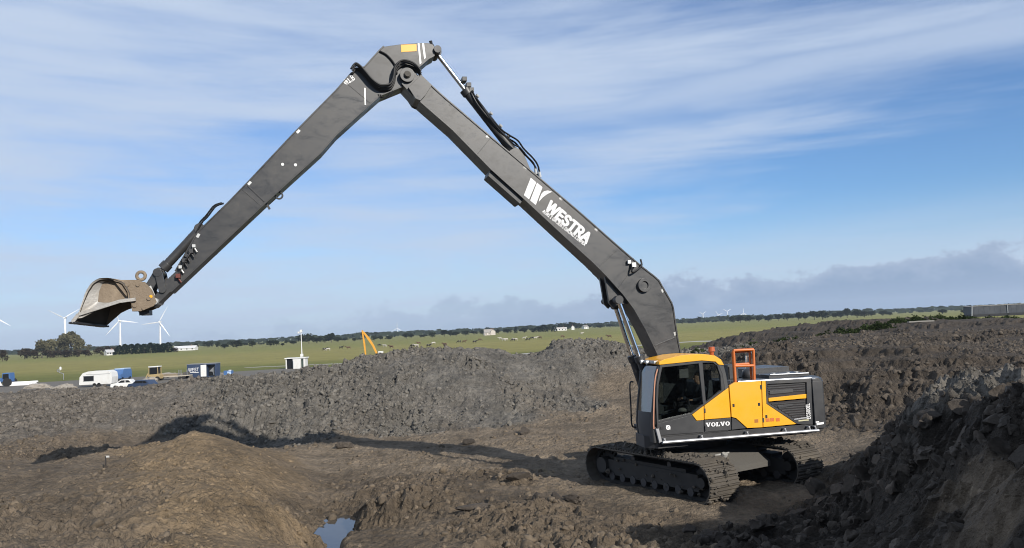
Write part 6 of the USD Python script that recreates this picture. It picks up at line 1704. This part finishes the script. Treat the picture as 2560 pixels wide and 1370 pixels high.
def cow_body(graze):
    """One continuous body: barrel, neck, head and four jointed legs."""
    import manifold3d as m3
    def ball(p, r_):
        return m3.Manifold.sphere(r_, 12).translate([float(c) for c in p])
    hd = (1.45, 0, 0.45) if graze else (1.5, 0, 1.55)
    mz = (1.62, 0, 0.22) if graze else (1.85, 0, 1.38)
    bones = [((-0.75, 0, 1.05), 0.34, (0.55, 0, 1.02), 0.37), ((0.55, 0, 1.05), 0.33, hd if not graze else (1.2, 0, 0.75), 0.17), (hd, 0.15, mz, 0.09)]
    if graze:
        bones.append(((1.2, 0, 0.75), 0.17, hd, 0.15))
    for sy in (-1, 1):
        bones += [((0.6, 0.2 * sy, 0.9), 0.16, (0.62, 0.2 * sy, 0.45), 0.075), ((0.62, 0.2 * sy, 0.45), 0.075, (0.60, 0.2 * sy, 0.05), 0.06),
                  ((-0.85, 0.2 * sy, 0.95), 0.20, (-0.75, 0.2 * sy, 0.65), 0.11), ((-0.75, 0.2 * sy, 0.65), 0.11, (-0.98, 0.2 * sy, 0.42), 0.07), ((-0.98, 0.2 * sy, 0.42), 0.07, (-0.90, 0.2 * sy, 0.05), 0.06),
                  ((hd[0] - 0.05, 0.1 * sy, hd[2] + 0.08), 0.04, (hd[0] - 0.08, 0.28 * sy, hd[2] + 0.10), 0.03)]
    bones += [((-1.05, 0, 1.2), 0.04, (-1.15, 0, 0.6), 0.025)]
    out = m3.Manifold()
    for a, ra, b, rb in bones:
        out = out + m3.Manifold.batch_hull([ball(a, ra), ball(b, rb)])
    mm = out.to_mesh()
    return trimesh.Trimesh(mm.vert_properties[:, :3], mm.tri_verts, process=False)


cow_meshes = [cow_body(True), cow_body(False)]
cow_paths = {}
for gi in (0, 1):
    for ci, cm in enumerate((cow_black, cow_white, cow_brown)):
        path = f"/World/kinds/cow_{gi}{ci}"
        stage.DefinePrim(path, "Xform")
        part("body", cow_meshes[gi], cm, path, smooth=50)
        if ci == 0:
            part("white_patch", trimesh.creation.uv_sphere(1, count=[8, 10]).apply_transform(np.diag([0.3, 0.385, 0.3, 1.0])).apply_transform(trimesh.transformations.translation_matrix((-0.1, 0, 1.07))), cow_white, path, smooth=True)
        cow_paths[gi, ci] = path
cow_names = ("black and white", "pale cream", "dark brown")
for i, (x, y) in enumerate(COWS):
    ci = (0, 1, 2, 0, 1, 2, 1, 0, 2, 0, 2, 0, 2, 1, 1, 0, 1, 1, 0, 1, 2, 2, 2, 0, 1, 0, 2, 0, 1, 1)[i % 30]
    gi = i % 3 > 0
    nm = cow_names[ci]
    thing("cow", f"{nm} cow {'standing' if gi else 'grazing'} on the pasture {'between the lamp mast and the distant excavator' if 1280 + 2000 * x / y < 910 else 'right of the distant excavator' if 1280 + 2000 * x / y < 1100 else 'in front of the pale farmhouse' if 1280 + 2000 * x / y < 1270 else 'below the white sheds'}", "cow", (x, y, FZ), float(rng.choice([0, 180]) + rng.uniform(-35, 35)), group=f"{nm} cows {'standing' if gi else 'grazing'} on the pasture", ref=cow_paths[int(gi), ci], scale=0.95)

# ---- weeds along the top of the right-hand bank
def weed_mesh(seed):
    r = np.random.default_rng(seed)
    v, f = [], []
    for _ in range(160):
        a = r.uniform(0, 2 * np.pi); rad = r.uniform(0, 0.75) ** 0.8
        base = np.array([rad * np.cos(a), rad * np.sin(a), 0])
        h = r.uniform(0.12, 0.62) * (1.05 - rad)
        lean = r.normal(size=3) * [0.15, 0.15, 0]
        for _ in range(3):
            p = base + lean * r.uniform(0.3, 1) + [0, 0, h * r.uniform(0.3, 1)]
            s = r.uniform(0.05, 0.12)
            _, b_, c_ = frame_of(r.normal(size=3))
            k = len(v)
            v += [p + s * (q * b_ + w_ * 0.6 * c_) for q, w_ in ((-1, 0), (0, -0.8), (1, 0.1), (0, 0.8))]
            f += [[k, k + 1, k + 2], [k, k + 2, k + 3]]
    return trimesh.Trimesh(np.array(v), f, process=False)


weed_paths = []
for k in range(3):
    stage.DefinePrim(f"/World/kinds/weed_{k}", "Xform")
    part("foliage", weed_mesh(500 + k), LEAF["w"], f"/World/kinds/weed_{k}")
    weed_paths.append(f"/World/kinds/weed_{k}")
WEEDS = [(24.3, 62), (26.2, 64), (26.1, 62), (28.7, 66), (29.3, 66), (30.6, 66), (33.6, 70), (37, 74), (39.9, 78), (41.4, 78), (41.4, 76), (44, 78), (46.7, 80), (51.4, 84)]
WEEDS2 = [(12.9, 46), (13.5, 46), (15.1, 48), (17.4, 52), (19.2, 55), (21.4, 58), (10.3, 42), (9.5, 42)]
for lst, lab in ((WEEDS, "clump of dark green weeds along the far edge of the right-hand bank"), (WEEDS2, "clump of low weeds on the bank top just behind the excavator")):
    for (x, y) in lst:
        for q in range(3 if lst is WEEDS else 1):
            xx, yy = x + rng.uniform(-1.4, 1.4) * (q > 0), y + rng.uniform(-1.5, 1.5) * (q > 0)
            s = rng.uniform(0.6, 1.2) if lst is WEEDS else rng.uniform(0.5, 0.9)
            if lst is WEEDS:
                lab = "clump of dark green weeds on the right bank " + ("at its left end behind the counterweight" if x < 27.5 else "left of the pale board" if x < 35.5 else "right of the pale board" if x < 42.5 else "in front of the dark barn")
            else:
                lab = "clump of low weeds " + ("on the spoil heap left of the boom" if x < 5 else "behind the cab and orange frame" if x < 14 else "at the bank edge above the engine hood")
            thing("weed_clump", lab, "weeds", (xx, yy, on_ground(xx, yy) - 0.05), float(rng.uniform(0, 360)), group=lab.replace("clump of", "clumps of"), scale=(s, s, s * rng.uniform(0.8, 1.2)), ref=weed_paths[int(rng.integers(3))])
pb = thing("pale_board", "pale wooden board lying on top of the right-hand bank", "board", (34.4, 68.0, on_ground(34.4, 68.0) + 0.05), 3)
part("board", box(-1.1, 1.1, -0.15, 0.15, 0.0, 0.10).subdivide(), flat("weathered_wood", (0.22, 0.21, 0.19), 0.9), pb)
# ------------------------------------------------------------------ the air
haze_mat = M("haze", {"v": ("principled_volume", {"color": (0.72, 0.82, 0.95), "density": HAZE_DENSITY, "anisotropy": 0.25})}, [], surface=None, volume="v.volume")
tag(usdkit.mesh(stage, numbered("/World/haze"), box(-9000, 9000, -1500, 9500, -5.0, 150.0), haze_mat).GetPrim(), "thin pale haze over the whole plain", kind="stuff")
